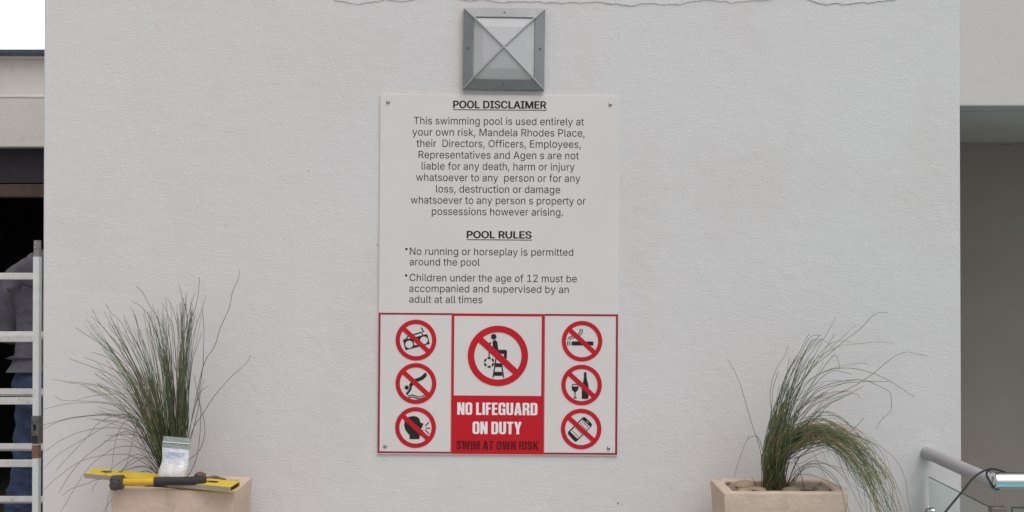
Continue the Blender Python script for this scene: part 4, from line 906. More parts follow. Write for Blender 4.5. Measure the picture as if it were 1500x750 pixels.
# dense bundles
def clump(cs):
    return min(1.0, max(0.0, random.gauss(random.choice(cs), .06))) if random.random() < .75 else rnd(0, 1)
def bundle(n, base, mids, tips, tgts, r=.0014, jm=5, cs=(.1, .45, .8)):
    for i in range(n):
        t = clump(cs)
        b = (rnd(*base[0]), base[1] + rnd(-2, 2))
        def at(seq):
            q = t * (len(seq) - 1); k = min(int(q), len(seq) - 2); f = q - k
            return (seq[k][0] + (seq[k + 1][0] - seq[k][0]) * f, seq[k][1] + (seq[k + 1][1] - seq[k][1]) * f)
        path = [b]
        cut = rnd(.55, 1.0)
        for mseq in mids:
            p = at(mseq); path.append((p[0] + rnd(-jm, jm), p[1] + rnd(-jm, jm)))
        p = at(tips); q = path[-1]
        path.append((q[0] + (p[0] - q[0]) * cut + rnd(-7, 7), q[1] + (p[1] - q[1]) * cut + rnd(-6, 6)))
        traced(random.choice(tgts), path, DG + rnd(-.03, .03), DG + rnd(-.16, .10), r, .0006)
mix = [green, green, dark, dark, dark, stalk, dry]
bundle(64, ((248, 270), 706), [[(243, 620), (273, 620)], [(236, 530), (277, 530)]], [(212, 450), (240, 440), (262, 425), (298, 425)], mix, .0012, 6, (.12, .3, .75, .9))
bundle(62, ((249, 271), 706), [[(249, 630), (272, 630)], [(244, 565), (274, 565)]], [(234, 515), (280, 500)], [dark, dark, green, green, stalk], .0014, 4, (.12, .75, .9))
bundle(46, ((240, 256), 706), [[(229, 655), (246, 640)], [(190, 565), (236, 545)]], [(120, 470), (158, 460), (190, 455), (224, 450)], mix, .0012, 6, (.08, .36, .66, .92))
bundle(46, ((240, 257), 706), [[(226, 650), (246, 640)], [(206, 600), (238, 590)]], [(184, 545), (226, 520)], [dark, green, dark, stalk, dry], .0014, 4, (.12, .5, .8))
bundle(22, ((240, 250), 706), [[(222, 665), (238, 640)], [(175, 600), (205, 570)]], [(112, 570), (135, 535), (165, 520)], [stalk, dark, green, dry], .0011, 6)
bundle(12, ((240, 250), 706), [[(220, 672), (228, 655)], [(190, 640), (200, 610)]], [(130, 650), (125, 610), (140, 590)], [stalk, stalk, dark, dry], .0010, 8)
for mb_, nm, m in ((green, 'green_blades', 'g_green'), (dark, 'dark_blades', 'g_dark'), (dry, 'dry_blades', 'g_dry'), (stalk, 'stalks', 'g_stalk')):
    mb_.v = [tuple(INV @ Vector(v)) for v in mb_.v]
    mb_.build(nm, M[m], plant, smooth=True)
# ---- right
random.seed(23)
plant = thing('ornamental_grass', 'grey green grass bent over to the right in a thick drooping arch', 'grass plant', tuple(P(1135, 722, DG)))
INV = Matrix.Translation(-Vector(plant.location))
green, dark, dry, stalk = MB(), MB(), MB(), MB()
RIGHT = [
 [(1119,722),(1117.6,692),(1114,660),(1103,626),(1094,596),(1084,562),(1073,538),(1065,526)],
 [(1121,722),(1120,675),(1113,645.5),(1105,639),(1094,645.5),(1083.5,671),(1075,699)],
 [(1135,722),(1140,640),(1160,578),(1190,540),(1220,514),(1240,497),(1260,482),(1278,463),(1288,458),(1301,458)],
 [(1134,722),(1140,640),(1160,582),(1180,550),(1204,522),(1234,494),(1254,476)],
 [(1132,722),(1150,640),(1172,562),(1188,530),(1206,498),(1225,464)],
 [(1128,722),(1130,640),(1148,558),(1168,522),(1185,489)],
 [(1128,722),(1133,640),(1150,575),(1168,530),(1180,505),(1190,492),(1204,491)],
 [(1130,722),(1137,640),(1160,565),(1180,540),(1204,520),(1234,506),(1260,503.6),(1286,501),(1310,503)],
 [(1138,722),(1150,660),(1184,602),(1212,584),(1250,566),(1278,548),(1306,525),(1326,516),(1340,518),(1360,522)],
 [(1134,722),(1150,630),(1180,565),(1210,544),(1240,539),(1270,544),(1298,555),(1322,570),(1340,582)],
 [(1138,722),(1155,630),(1190,578),(1212,564),(1244,557),(1268,557),(1280,562),(1300,572),(1305,580),(1305,600.7),(1292.6,613.5),(1283,628)],
 [(1132,722),(1145,620),(1172,570),(1200,548),(1230,537),(1262,532),(1272,534)],
 [(1140,722),(1160,660),(1208,599),(1234,583),(1266,565)],
 [(1138,722),(1155,640),(1190,580),(1230,563),(1270,559),(1302,559)],
 [(1133,722),(1150,620),(1165,560),(1178,520),(1189,499),(1206,498),(1216,506),(1222,514)],
 [(1135,722),(1150,640),(1180,580),(1200,548),(1222,520),(1229,533),(1230,541)],
 [(1140,722),(1162,651),(1188,633),(1222,628),(1252,639),(1282,650),(1310.7,672),(1325.6,701),(1330,731),(1335,752)],
 [(1140,722),(1165,640),(1196.5,611),(1213.6,603),(1235,613.5),(1245.6,626)],
 [(1150,722),(1164.5,705),(1177,686),(1196.5,678.5),(1218,682),(1254,692)],
 [(1148,722),(1171,690),(1192,675),(1222,686),(1243.5,709.5),(1265,752)],
 [(1148,722),(1177,694.5),(1243.5,718)],
 [(1146,722),(1161,656),(1164.5,671),(1163,715),(1161,752)],
 [(1150,722),(1166,680),(1178,712),(1186,730),(1195,752)],
 [(1148,722),(1170,672),(1186,660),(1196.5,673),(1217,716)],
 [(1112,719),(1106,708),(1100.5,698)],
 [(1146,722),(1168,688),(1196,680),(1228,706),(1240,752)],
 [(1148,722),(1175,690),(1200,685),(1232,716),(1246,756)],
 [(1122,722),(1122,670),(1130,610),(1128,580),(1134,548),(1150,520),(1155,505)],
 [(1121,722),(1118,680),(1130,600),(1132,570),(1140,545)],
 [(1138,722),(1154,640),(1182,580),(1215,545),(1248,548)],
 [(1138,722),(1154,650),(1172,600),(1186,583),(1210,583),(1216,580)],
 [(1136,722),(1148,640),(1176,560),(1206,512),(1228,500),(1247,500)],
 [(1150,722),(1172,668),(1215,650),(1246,668),(1262,700),(1270,752)],
 [(1142,722),(1160,650),(1195,628),(1240,634),(1266,612)],
 [(1142,722),(1162,648),(1200,624),(1236,640),(1262,632)],
]
for i, l in enumerate(RIGHT):
    tgt = (stalk, dark, stalk, green)[i % 4]
    traced(tgt, l, DG + rnd(-.02, .02), dend(), .0013, .0007)
def bundle2(n, curves, base, tgts, r=.0014, jm=4, clip=(.7, 1.0), cs=(.1, .35, .6, .85)):
    """blend between bounding paths"""
    for i in range(n):
        t = clump(cs); a, b = curves
        ang = rnd(-1, 1)
        path = [(rnd(*base[0]), base[1] + rnd(-2, 2))]
        for p, q in zip(a, b):
            path.append((p[0] + (q[0] - p[0]) * t + rnd(-jm, jm), p[1] + (q[1] - p[1]) * t + rnd(-jm, jm)))
        k = rnd(*clip)
        keep = max(3, int(round(len(path) * k)))
        path = path[:keep]
        traced(random.choice(tgts), path, DG + rnd(-.04, .04), DG + rnd(-.30, .02), r, .0007)
mix = [green, green, green, dark, dark, dry, stalk]
bundle2(108, ([(1136, 660), (1160, 632), (1196, 618), (1234, 628), (1270, 655), (1302, 700), (1328, 756), (1338, 790)],
              [(1140, 690), (1158, 666), (1186, 650), (1216, 652), (1242, 676), (1264, 712), (1280, 756), (1288, 790)]), ((1122, 1158), 722), mix + [dry], .0012, 7, (.66, 1), (.05, .25, .5, .75, .95))
bundle2(34, ([(1138, 655), (1165, 628), (1200, 612), (1244, 622), (1288, 655), (1318, 705), (1336, 760)],
             [(1140, 680), (1158, 658), (1190, 640), (1226, 646), (1258, 676), (1280, 720), (1294, 760)]), ((1124, 1158), 722), [stalk, dark, green, dry], .0011, 12, (.6, 1))
bundle2(22, ([(1142, 650), (1168, 628), (1204, 622), (1246, 640), (1284, 680), (1310, 730), (1326, 780)],
             [(1146, 690), (1164, 672), (1192, 664), (1220, 672), (1240, 700), (1252, 735), (1258, 780)]), ((1128, 1160), 722), [stalk, dark, dry], .0009, 14, (.6, 1))
bundle2(52, ([(1121, 670), (1132, 610), (1146, 565), (1160, 525), (1176, 498)], [(1146, 665), (1164, 610), (1184, 570), (1212, 525), (1240, 490)]), ((1116, 1150), 722), [dark, green, stalk, dark, green], .0012, 5, (.5, .95), (.1, .3, .55))
bundle2(84, ([(1118, 680), (1126, 640), (1132, 610), (1138, 585)], [(1150, 690), (1158, 660), (1164, 630), (1170, 600)]), ((1115, 1154), 722), [green, green, dark, dry, dry, stalk, green], .0013, 5, (.8, 1), (.1, .35, .6, .85))
bundle2(16, ([(1140, 640), (1165, 590), (1205, 560), (1250, 552), (1280, 570)], [(1150, 660), (1180, 625), (1210, 600), (1240, 590), (1262, 600)]), ((1126, 1152), 722), [stalk, dark, green], .0010, 8, (.6, 1))
for mb_, nm, m in ((green, 'green_blades', 'g_green'), (dark, 'dark_blades', 'g_dark'), (dry, 'dry_blades', 'g_dry'), (stalk, 'stalks', 'g_stalk')):
    mb_.v = [tuple(INV @ Vector(v)) for v in mb_.v]
    mb_.build(nm, M[m], plant, smooth=True)

# ================================================================== SPIRIT LEVEL
A = P(122.5, 693.3, 4.125); B = P(337.5, 713.6, 3.93)
lvl = thing('spirit_level', 'yellow and grey spirit level laid across the left planter', 'spirit level', tuple((A + B) / 2))
ex = (B - A).normalized()
LEN = (B - A).length
ey = Vector((-ex.y, ex.x, 0)).normalized()
if ey.y < 0: ey = -ey
ez = ex.cross(ey)
if ez.z < 0: ez = -ez
T = Matrix.Rotation(R(11), 4, ex)
ey = T.to_3x3() @ ey; ez = T.to_3x3() @ ez
LM = Matrix((ex, ey, ez)).transposed().to_4x4()
lvl.matrix_world = Matrix.Translation(A) @ LM       # local x along the level, y across, z up; origin at the near top left corner
W_, T_ = .052, .0165
t_ = .0016
mb = MB().box(0, LEN, 0, W_, -t_, 0)
mb.build('top_face', M['yellow'], lvl, bevel=.0005)
MB().box(0, LEN, 0, W_, -T_, -T_ + t_).build('bottom_face', M['yellow'], lvl, bevel=.0004)
MB().box(.0004, LEN - .0004, .0002, t_, -T_ + t_ + .0001, -t_ - .0001).build('side_face', M['level_side'], lvl)
MB().box(.0004, LEN - .0004, W_ - t_, W_ - .0002, -T_ + t_ + .0001, -t_ - .0001).build('side_face', M['yellow'], lvl)
MB().box(.001, LEN - .004, t_ + .0005, W_ - t_ - .0005, -T_ + t_ + .0003, -t_ - .0003).build('core', M['rubber'], lvl)
for u in (.066, LEN - .082):
    q = [(u + .021 * math.cos(a), W_ * .56 + .0085 * math.sin(a)) for a in [2 * math.pi * i / 28 for i in range(28)]]
    vs, fs = fill([q])
    MB().add([(v.x, v.y, .0006) for v in vs], fs).build('vial_window', M['vial'], lvl)

# ================================================================== HAMMER
h0 = P(179, 706.2, 3.965); h1 = P(302.5, 703.8, 3.985)
ham = thing('claw_hammer', 'claw hammer with yellow shaft and black rubber grip resting on the left planter', 'hammer', tuple(h0))
hx = (h1 - h0).normalized(); hz = (Vector((0, 0, 1)) - hx * hx.z).normalized(); hy = hz.cross(hx)
ham.matrix_world = Matrix.Translation(h0) @ Matrix((hx, hy, hz)).transposed().to_4x4()
HL = (h1 - h0).length
TX = rot_align((0, 0, 1), (1, 0, 0))
def shaft(prof, squash=0.85):
    m = MB().lathe([(r, h) for r, h in prof], 20, TX)
    m.v = [(x, y * squash, z) for x, y, z in m.v]
    return m
shaft([(.0105, -.004), (.0112, .006), (.0108, .05), (.0112, HL * .40)]).build('shaft', M['yellow2'], ham, smooth=True)
shaft([(.0118, HL * .375), (.0135, HL * .38), (.0138, HL * .5), (.0128, HL * .66), (.0132, HL * .8), (.0152, HL * .93), (.0150, HL * .975), (.0115, HL * .995), (.004, HL)]).build('grip', M['rubber'], ham, smooth=True)
mb = MB()
TY = Matrix.Translation((-.018, 0, -.003)) @ rot_align((0, 0, 1), (0, -1, 0))
mb.lathe([(.0165, -.002), (.0168, .012), (.0172, .022), (.0150, .025)], 10, TY)
mb.box(-.034, .004, -.016, .020, -.019, .016)
HR = Matrix.Rotation(R(10), 4, 'X')
mb.v = [tuple(HR @ Vector(v)) for v in mb.v]
mb.build('head', M['iron'], ham, bevel=.002, smooth=True)
mb = MB()
for s in (-1, 1):
    vs = []; N = 8
    for i in range(N + 1):
        t = i / N
        y = .019 + .052 * t; z = .010 - .028 * t * t; th = .011 * (1 - t * .8)
        xc = -.017 + s * (.0065 + .004 * t); xw = .0062 - .001 * t
        vs += [(xc - xw, y, z - th), (xc + xw, y, z - th), (xc + xw, y, z + th * .5), (xc - xw, y, z + th * .5)]
    fs = [(0, 1, 2, 3), tuple(4 * N + k for k in (3, 2, 1, 0))]
    for i in range(N):
        for k in range(4): fs.append((4 * i + k, 4 * i + (k + 1) % 4, 4 * i + 4 + (k + 1) % 4, 4 * i + 4 + k))
    mb.add(vs, fs)
mb.v = [tuple(HR @ Vector(v)) for v in mb.v]
mb.build('claw', M['iron_pale'], ham, smooth=True)

# ================================================================== PLASTIC BAG
bag = thing('zip_bag', 'small clear zip bag of white powder leaning on the upright grass', 'plastic bag', tuple(P(254, 706, 4.07)))
BI = Matrix.Translation(-Vector(bag.location))
# outline: (t, left px x, right px x, left y, right y, thickness)
rows = [(239.6, 279.6, 638.6, 642.2, .002), (239.0, 279.2, 643, 646.5, .002), (238.0, 278.6, 648.6, 652, .002), (237.4, 277.2, 655.5, 658.8, .004), (237.6, 277.0, 663, 667, .009),
        (238.0, 276.6, 671, 675, .014), (236.6, 276.0, 678, 681, .020), (233.8, 275.0, 685, 687, .027), (231.4, 272.6, 692, 693, .030), (231.5, 270.2, 698, 699, .026), (234.0, 268.5, 704, 704.5, .012)]
def bag_pt(i, u, side):
    xl, xr, yl, yr, th = rows[i]
    p = P(xl + (xr - xl) * u, yl + (yr - yl) * u, 4.018 + .040 * (1 - i / 10.0))
    bulge = th * (max(0.0, 1 - (2 * u - 1) ** 4)) ** .7
    wr = .0022 * noise.noise(Vector((u * 5, i * .9, 2.0))) * (1 if i > 2 else .4)
    p.y += (-bulge * .6 + wr) if side == 0 else bulge * .4
    return p
NU = 16
def bag_sheet(i0, i1, name, m):
    mb = MB(); vs = []; fs = []
    nr = i1 - i0 + 1
    for side in (0, 1):
        for i in range(i0, i1 + 1):
            for k in range(NU + 1): vs.append(BI @ bag_pt(i, k / NU, side))
    off = nr * (NU + 1)
    for i in range(nr - 1):
        for k in range(NU):
            a = i * (NU + 1) + k
            fs.append((a, a + 1, a + NU + 2, a + NU + 1)); fs.append((off + a, off + a + NU + 1, off + a + NU + 2, off + a + 1))
        a = i * (NU + 1); fs.append((a, a + NU + 1, off + a + NU + 1, off + a))
        a += NU; fs.append((a, off + a, off + a + NU + 1, a + NU + 1))
    mb.add(vs, fs)
    o = mb.build(name, m, bag, smooth=True)
    return o
bag_sheet(0, 3, 'zip_top', M['bag_clear'])
bag_sheet(3, 6, 'label_face', M['bag_white'])
bag_sheet(6, 10, 'powder_pouch', M['bag_powder'])
mb = MB()
mb.tube([BI @ (bag_pt(2, k / 10, 0) + Vector((0, -.0012, .0035))) for k in range(11)], .0015, 6)
mb.build('zip_strip', M['zip'], bag, smooth=True)
def bag_surf(u, v):
    """u across 0..1, v along the rows"""
    i = min(int(v), 9); f = v - i
    return bag_pt(i, u, 0) * (1 - f) + bag_pt(i + 1, u, 0) * f
tx = text_fill('LEPPROT', 0, 1, 1, .8, 12)
def bag_print(tris, u0, u1, v0, v1, name, m):
    vs, fs = tris
    mb = MB().add([BI @ (bag_surf(u0 + (u1 - u0) * v.x, v0 + (v1 - v0) * v.y) + Vector((0, -.0018, 0))) for v in vs], fs)
    mb.build(name, m, bag)
bag_print(tx, .16, .85, 3.45, 4.45, 'blue_lettering', M['blue_print'])
bag_print(fill([rect(.0, .35, 0, .12), rect(.4, 1, .05, .16)]), .16, .85, 4.65, 5.3, 'small_print', M['pale_blue_print'])
bag_print(fill([rect(.0, 1, 0, .1)]), .10, .92, 5.4, 6.2, 'printed_line', M['pale_blue_print'])

# ================================================================== LADDER
DF = 5.2; YF = DF - D
lad = thing('step_ladder', 'worn aluminium A frame ladder standing between the man and the wall edge', 'ladder', (-2.1, YF, 0))
LI = Vector((-2.1, YF, 0))
xr = P(53, 500, DF).x; rw = .0255
xl = xr - .42
ztopL = P(53, 352, DF).z; zcap = P(53, 376, DF).z
rz = [1.424 - .2505 * k for k in range(6)]
def lbox(x0, x1, y0, y1, z0, z1): return MB().box(x0 - LI.x, x1 - LI.x, y0 - LI.y, y1 - LI.y, z0, z1)
for x in (xr, xl):
    lbox(x - rw / 2, x + rw / 2, YF - .005, YF + .026, 0.03, zcap).build('front_rail', M['alu'], lad, bevel=.003)
    lbox(x - rw / 2 + .002, x + rw / 2 - .002, YF - .003, YF + .024, zcap - .001, ztopL).build('end_cap', M['ribbed'], lad, bevel=.002)
    lbox(x - rw / 2 - .003, x + rw / 2 + .003, YF - .012, YF + .06, 0, 0.04).build('foot', M['rubber'], lad, bevel=.004)
    b0, b1 = P(53, 650, DF).z, P(53, 609, DF).z
    br = lbox(x - rw / 2 - .002, x + rw / 2 + .004, YF - .012, YF + .032, b0, b1).build('lock_bracket', M['bracket'], lad, bevel=.005)
    lbox(x - .006, x + .004, YF - .0135, YF - .011, b0 + .055, b0 + .078).build('bolt_hole', M['dark'], br)
    lbox(x - .011, x + .012, YF - .016, YF - .011, b0 + .006, b0 + .034).build('latch', M['rubber'], br, bevel=.002)
    lbox(x - rw / 2 - .0008, x + rw / 2 + .0008, YF - .0062, YF + .02, P(53, 671, DF).z, P(53, 652, DF).z).build('sticker', M['tag_brown'], lad)
for z in rz:
    lbox(xl + rw / 2, xr - rw / 2, YF + .004, YF + .032, z - .0135, z + .0135).build('rung', M['alu_rung'], lad, bevel=.003)
def yrear(z): return YF + .06 + (1.55 - z) * .47
rl = Vector((0, yrear(0) - yrear(1.5), -1.5))
for x in (xr + .03, xl - .03):
    mb = MB()
    y0, y1 = yrear(0.0), yrear(1.52)
    q = []
    for (z, y) in ((0, y0), (1.52, y1)):
        q += [(x - .013 - LI.x, y - LI.y, z), (x + .013 - LI.x, y - LI.y, z), (x + .013 - LI.x, y + .05 - LI.y, z), (x - .013 - LI.x, y + .05 - LI.y, z)]
    mb.add(q, [(0, 1, 2, 3), (7, 6, 5, 4), (0, 4, 5, 1), (1, 5, 6, 2), (2, 6, 7, 3), (3, 7, 4, 0)])
    mb.build('rear_rail', M['alu'], lad, bevel=.003)
for z in rz[1:]:
    y = yrear(z)
    T = Matrix.Translation((0, y + .02 - LI.y, z)) @ Matrix.Rotation(R(-25), 4, 'X')
    MB().box(xl - .018 - LI.x, xr + .018 - LI.x, -.015, .015, -.0135, .0135, T).build('rung', M['alu_rung'], lad, bevel=.003)

# ================================================================== PERSON (seen from behind, between doorway and ladder)
DP = 6.32; YP = DP - D
def skinned(name, joints, edges, m, parent=None, sub=2, disp=0.0, dscale=.08, root=0, loc=None):
    me = bpy.data.meshes.new(name)
    me.from_pydata([Vector(j[:3]) for j in joints], edges, [])
    o = bpy.data.objects.new(name, me); C.objects.link(o)
    me.materials.append(m)
    md = o.modifiers.new('skin', 'SKIN')
    md.use_smooth_shade = True; md.branch_smoothing = .6
    sv = me.skin_vertices[0].data
    for i, j in enumerate(joints):
        sv[i].radius = (j[3], j[4] if len(j) > 4 else j[3])
        sv[i].use_root = (i == root)
    ss = o.modifiers.new('sub', 'SUBSURF'); ss.levels = ss.render_levels = sub
    if disp:
        tx = bpy.data.textures.new(name + '_folds', 'CLOUDS'); tx.noise_scale = dscale; tx.noise_depth = 2
        dm = o.modifiers.new('folds', 'DISPLACE'); dm.texture = tx; dm.strength = disp; dm.mid_level = .5; dm.texture_coords = 'LOCAL'
    # freeze: evaluated mesh without operators
    dg = bpy.context.evaluated_depsgraph_get()
    fm = bpy.data.meshes.new_from_object(o.evaluated_get(dg))
    o.modifiers.clear(); o.data = fm
    fm.polygons.foreach_set('use_smooth', [True] * len(fm.polygons))
    if parent: o.parent = parent
    return o

# local frame: x right in the picture, y away from the camera (the way he faces), z up; origin between the feet
PX0 = -2.21
def hand(js, es, w, wi, s):
    """five bent fingers on a palm; w wrist position, direction of the fingers roughly +y"""
    w = Vector(w)
    p = len(js); js.append((*(w + Vector((0, .07, .01))), .026)); es.append((wi, p))
    for k, (ln, dx) in enumerate(((.062, -.026), (.074, -.009), (.070, .009), (.056, .026))):
        a = len(js)
        js.append((*(w + Vector((dx, .105, .012))), .0095)); es.append((p, a))
        js.append((*(w + Vector((dx * 1.1, .105 + ln * .5, .004))), .0088)); es.append((a, a + 1))
        js.append((*(w + Vector((dx * 1.1, .105 + ln * .85, -.02))), .0078)); es.append((a + 1, a + 2))
    a = len(js)
    js.append((*(w + Vector((s * .038, .05, .02))), .0105)); es.append((wi, a))
    js.append((*(w + Vector((s * .05, .085, .03))), .0095)); es.append((a, a + 1))
js = [(0, 0, .95, .13), (0, 0, 1.12, .125), (0, 0, 1.30, .135), (.01, .01, 1.45, .06), (.025, .04, 1.54, .055), (.035, .05, 1.64, .085), (.035, .045, 1.715, .062),
      (.035, .145, 1.635, .013)]
es = [(0, 1), (1, 2), (2, 3), (3, 4), (4, 5), (5, 6), (5, 7)]
for s in (-1, 1):
    a = len(js)
    js += [(s * .18, 0, 1.40, .055), (s * .25, .05, 1.14, .045), (s * .22, .30, 1.18, .029)]
    es += [(2, a), (a, a + 1), (a + 1, a + 2)]
    hand(js, es, js[a + 2][:3], a + 2, -s)
    b = len(js)
    js += [(s * .10, 0, .88, .09), (s * .125, .02, .50, .058), (s * .16, -.01, .10, .04), (s * .165, .13, .04, .034)]
    es += [(0, b), (b, b + 1), (b + 1, b + 2), (b + 2, b + 3)]
man = skinned('person', js, es, M['skin'], sub=2)
man.location = (PX0, YP, 0)
tag(man, 'man in a grey hooded top and blue jeans, seen from behind beyond the ladder', 'person')
# eyes, mouth and ears are on the far side of the head; ears show from the side
hj = [(0, 0, 1.03, .205), (0, 0, 1.16, .20), (0, 0, 1.30, .195), (0, -.02, 1.41, .17), (.005, -.03, 1.47, .135), (.02, -.03, 1.53, .095)]
he = [(0, 1), (1, 2), (2, 3), (3, 4), (4, 5)]
for s in (-1, 1):
    a = len(hj)
    hj += [(s * .115, -.015, 1.435, .118), (s * .20, -.01, 1.375, .108), (s * .245, .02, 1.24, .080), (s * .258, .06, 1.13, .074), (s * .25, .22, 1.16, .055), (s * .225, .36, 1.19, .04)]
    he += [(3, a), (a, a + 1), (a + 1, a + 2), (a + 2, a + 3), (a + 3, a + 4), (a + 4, a + 5)]
ho = skinned('hooded_top', hj, he, M['hoodie'], man, 3, .022, .11, root=1)
for v in ho.data.vertices:
    if v.co.y < .12: v.co.y *= .72
    # soft diagonal drag folds
    if v.co.y < .05: v.co.y += .012 * noise.noise(Vector((v.co.x * 9 + v.co.z * 7, v.co.z * 16 - v.co.x * 5, 1.0))) * min(1, max(0, (v.co.z - 1.02) * 12))
# hood lying on the shoulders
bm = bmesh.new()
bmesh.ops.create_icosphere(bm, subdivisions=4, radius=1)
for v in bm.verts:
    k = 1 + .10 * noise.noise(v.co * 2.2 + Vector((4, 1, 0)))
    v.co = Vector((v.co.x * .165 * k, -.085 + v.co.y * .075 * k - .03 * max(0, v.co.z), 1.435 + v.co.z * .11 * k))
me = bpy.data.meshes.new('hood'); bm.to_mesh(me); bm.free(); me.materials.append(M['hoodie'])
me.polygons.foreach_set('use_smooth', [True] * len(me.polygons))
o = bpy.data.objects.new('hood', me); C.objects.link(o); o.parent = man
def loft(name, rings, m, wob=.004, n=40):
    """closed band of elliptic rings: (z, rx, ry)"""
    mb = MB(); vs = []; fs = []
    for z, rx, ry in rings:
        for k in range(n):
            a = 2 * math.pi * k / n
            w_ = 1 + wob * 6 * noise.noise(Vector((math.cos(a) * 2, math.sin(a) * 2, z * 20)))
            vs.append((rx * w_ * math.cos(a), ry * w_ * math.sin(a), z))
    for i in range(len(rings) - 1):
        for k in range(n): fs.append((i * n + k, i * n + (k + 1) % n, (i + 1) * n + (k + 1) % n, (i + 1) * n + k))
    fs += [tuple(range(n))[::-1], tuple(range((len(rings) - 1) * n, len(rings) * n))]
    mb.add(vs, fs)
    return mb.build(name, m, man, smooth=True)
loft('hem_band', [(.990, .190, .132), (.994, .199, .14), (1.03, .202, .142), (1.07, .203, .143), (1.10, .196, .138)], M['hoodie'])
loft('shirt_hem', [(.970, .18, .13), (.976, .192, .134), (.989, .192, .134)], M['under'])
loft('belt', [(.944, .196, .138), (.947, .203, .143), (.974, .200, .141), (.976, .196, .138)], M['belt'])
jj = [(0, 0, .93, .225), (0, 0, .84, .20)]
je = [(0, 1)]
for s in (-1, 1):
    a = len(jj)
    jj += [(s * .115, 0, .76, .118), (s * .125, .02, .50, .095), (s * .165, 0, .32, .095), (s * .19, -.02, .12, .088)]
    je += [(1, a), (a, a + 1), (a + 1, a + 2), (a + 2, a + 3)]
loft('waistband', [(.86, .212, .15), (.90, .222, .155), (.935, .208, .147), (.952, .197, .139)], M['jeans'])
jo = skinned('jeans', jj, je, M['jeans'], man, 3, .03, .07, root=0)
for v in jo.data.vertices:
    v.co.y += .008 * math.sin(v.co.z * 75 + v.co.x * 30 + 4 * noise.noise(v.co * 6))
mb = MB(); vs = []; fs = []; n = 18
for i in range(11):
    t = i / 10 * .62 * math.pi
    for k in range(n):
        a = 2 * math.pi * k / n
        r = math.sin(t) * .092
        vs.append((.035 + r * math.cos(a), .035 + r * math.sin(a) * 1.08, 1.655 + .105 * math.cos(t) - (.03 if math.sin(a) < 0 else 0) * (i / 10)))
for i in range(10):
    for k in range(n): fs.append((i * n + k, i * n + (k + 1) % n, i * n + n + (k + 1) % n, i * n + n + k))
mb.add(vs, fs); mb.build('hair', M['hair'], man, smooth=True)
for s in (-1, 1):
    skinned('shoe', [(s * .165, -.06, .045, .042), (s * .17, .05, .045, .044), (s * .175, .17, .035, .035)], [(0, 1), (1, 2)], M['shoe'], man, 2)

# ================================================================== BALUSTRADE
# painted rail coming out of the wall at a right angle, polished rail along the pool edge, glass below both
ra = P(1357.3, 663, D)
bal = thing('balustrade', 'grey and polished steel handrail over glass panels, right of the wall', 'railing', (ra.x, 0, 0))
BO = Vector((ra.x, 0, 0))
yc = 3.735 - D
RR = .0205
MB().tube([Vector((ra.x, .004, ra.z)) - BO, Vector((ra.x, yc, ra.z)) - BO], RR, 32).build('painted_rail', M['rail_grey'], bal, smooth=True)
cz = P(1452, 704.2, 3.72).z
cx0 = P(1451.5, 704, 3.72).x
yq = 3.72 - D
prof = [(.0238 * math.sin(R(a)), .010 - .010 * math.cos(R(a))) for a in range(2, 91, 8)] + [(.0238, .018), (.0238, 3.2), (.02, 3.204)]
MB().lathe(prof, 40, Matrix.Translation((cx0 - BO.x, yq, cz)) @ rot_align((0, 0, 1), (1, 0, 0))).build('polished_rail', M['chrome'], bal, smooth=True)
pz = P(1460, 742, 3.72).z
px = P(1460.5, 742, 3.72).x
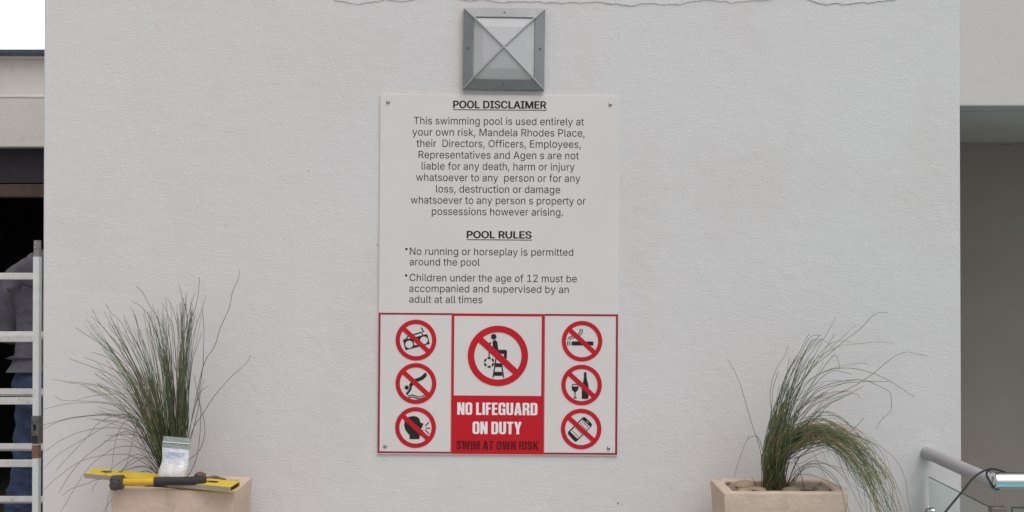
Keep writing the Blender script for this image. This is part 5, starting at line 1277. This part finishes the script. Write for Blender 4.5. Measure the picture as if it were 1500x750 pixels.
for k in range(3):
    x = px + k * 1.1 - BO.x
    MB().tube([(x, yq, cz - .021), (x, yq, pz)], .0032, 10).build('rail_stem', M['steel'], bal, smooth=True)
    MB().lathe([(.004, 0), (.0085, .002), (.0085, .004), (.0035, .007)], 16, Matrix.Translation((x, yq, cz - .030))).build('stem_collar', M['steel'], bal, smooth=True)
    q = MB().box(x - .021, x + .024, yq - .014, yq + .014, pz - .06, pz).build('glass_clamp', M['clamp'], bal, bevel=.003)
    MB().box(x - .016, x + .019, yq - .010, yq + .010, 0, pz - .061).build('baluster', M['steel'], bal, bevel=.002)
gz = P(1361, 699, D - .02).z
def pane(x0, x1, y0, y1, z0, z1):
    p = MB().box(x0 - BO.x, x1 - BO.x, y0, y1, z0, z1).build('glass_panel', M['glass'], bal)
    e = MB()
    if x1 - x0 < .05: e.box(x0 - BO.x - .0004, x1 - BO.x + .0004, y0, y1, z1 + .0003, z1 + .0012)
    else: e.box(x0 - BO.x, x1 - BO.x, y0 - .0004, y1 + .0004, z1 + .0003, z1 + .0022)
    e.build('glass_edge', M['glass_edge'], p)
gx = P(1361, 699, D - .02).x
pane(gx - .003, gx + .003, P(1459, 745, 3.76).y, -.02, .06, gz)
zg2 = P(1485, 744, 3.72).z
gx2 = P(1482.5, 744, 3.72).x
for k in range(3): pane(gx2 + k * 1.1, gx2 + k * 1.1 + 1.02, yq - .005, yq + .005, .06, zg2)
# wall clamp for the first pane
c = P(1363, 750, D - .03)
MB().lathe([(.004, -.02), (.014, -.016), (.0165, -.006), (.0165, .012), (.012, .017), (.003, .019)], 20, Matrix.Translation((c.x - BO.x + .002, -.034, c.z)) @ rot_align((0, 0, 1), (1, 0, 0))).build('wall_clamp', M['steel'], bal, smooth=True)

# black cable looped over the end of the rails
cab = [(1383, 752, 3.62), (1392, 741, 3.63), (1402, 729, 3.64), (1412, 717, 3.65), (1422, 704, 3.66), (1432, 695, 3.67), (1443, 689, 3.68), (1453, 687, 3.70), (1462, 688.5, 3.72), (1472, 692, 3.76), (1484, 699, 3.785), (1500, 706, 3.79), (1540, 708, 3.79)]
mb = MB().tube(spline([P(*c) for c in cab], 60), .0031, 8)
loop = [(1452, 687.6, 3.705), (1447, 690, 3.69), (1445, 695, 3.685), (1448, 702, 3.685), (1452.5, 709, 3.69), (1456, 715, 3.71)]
mb.tube(spline([P(*c) for c in loop], 30), .0028, 8)
o = mb.build('black_cable', M['cable'], smooth=True)
tag(o, 'thin black cable looped over the end of the polished handrail', 'cable')
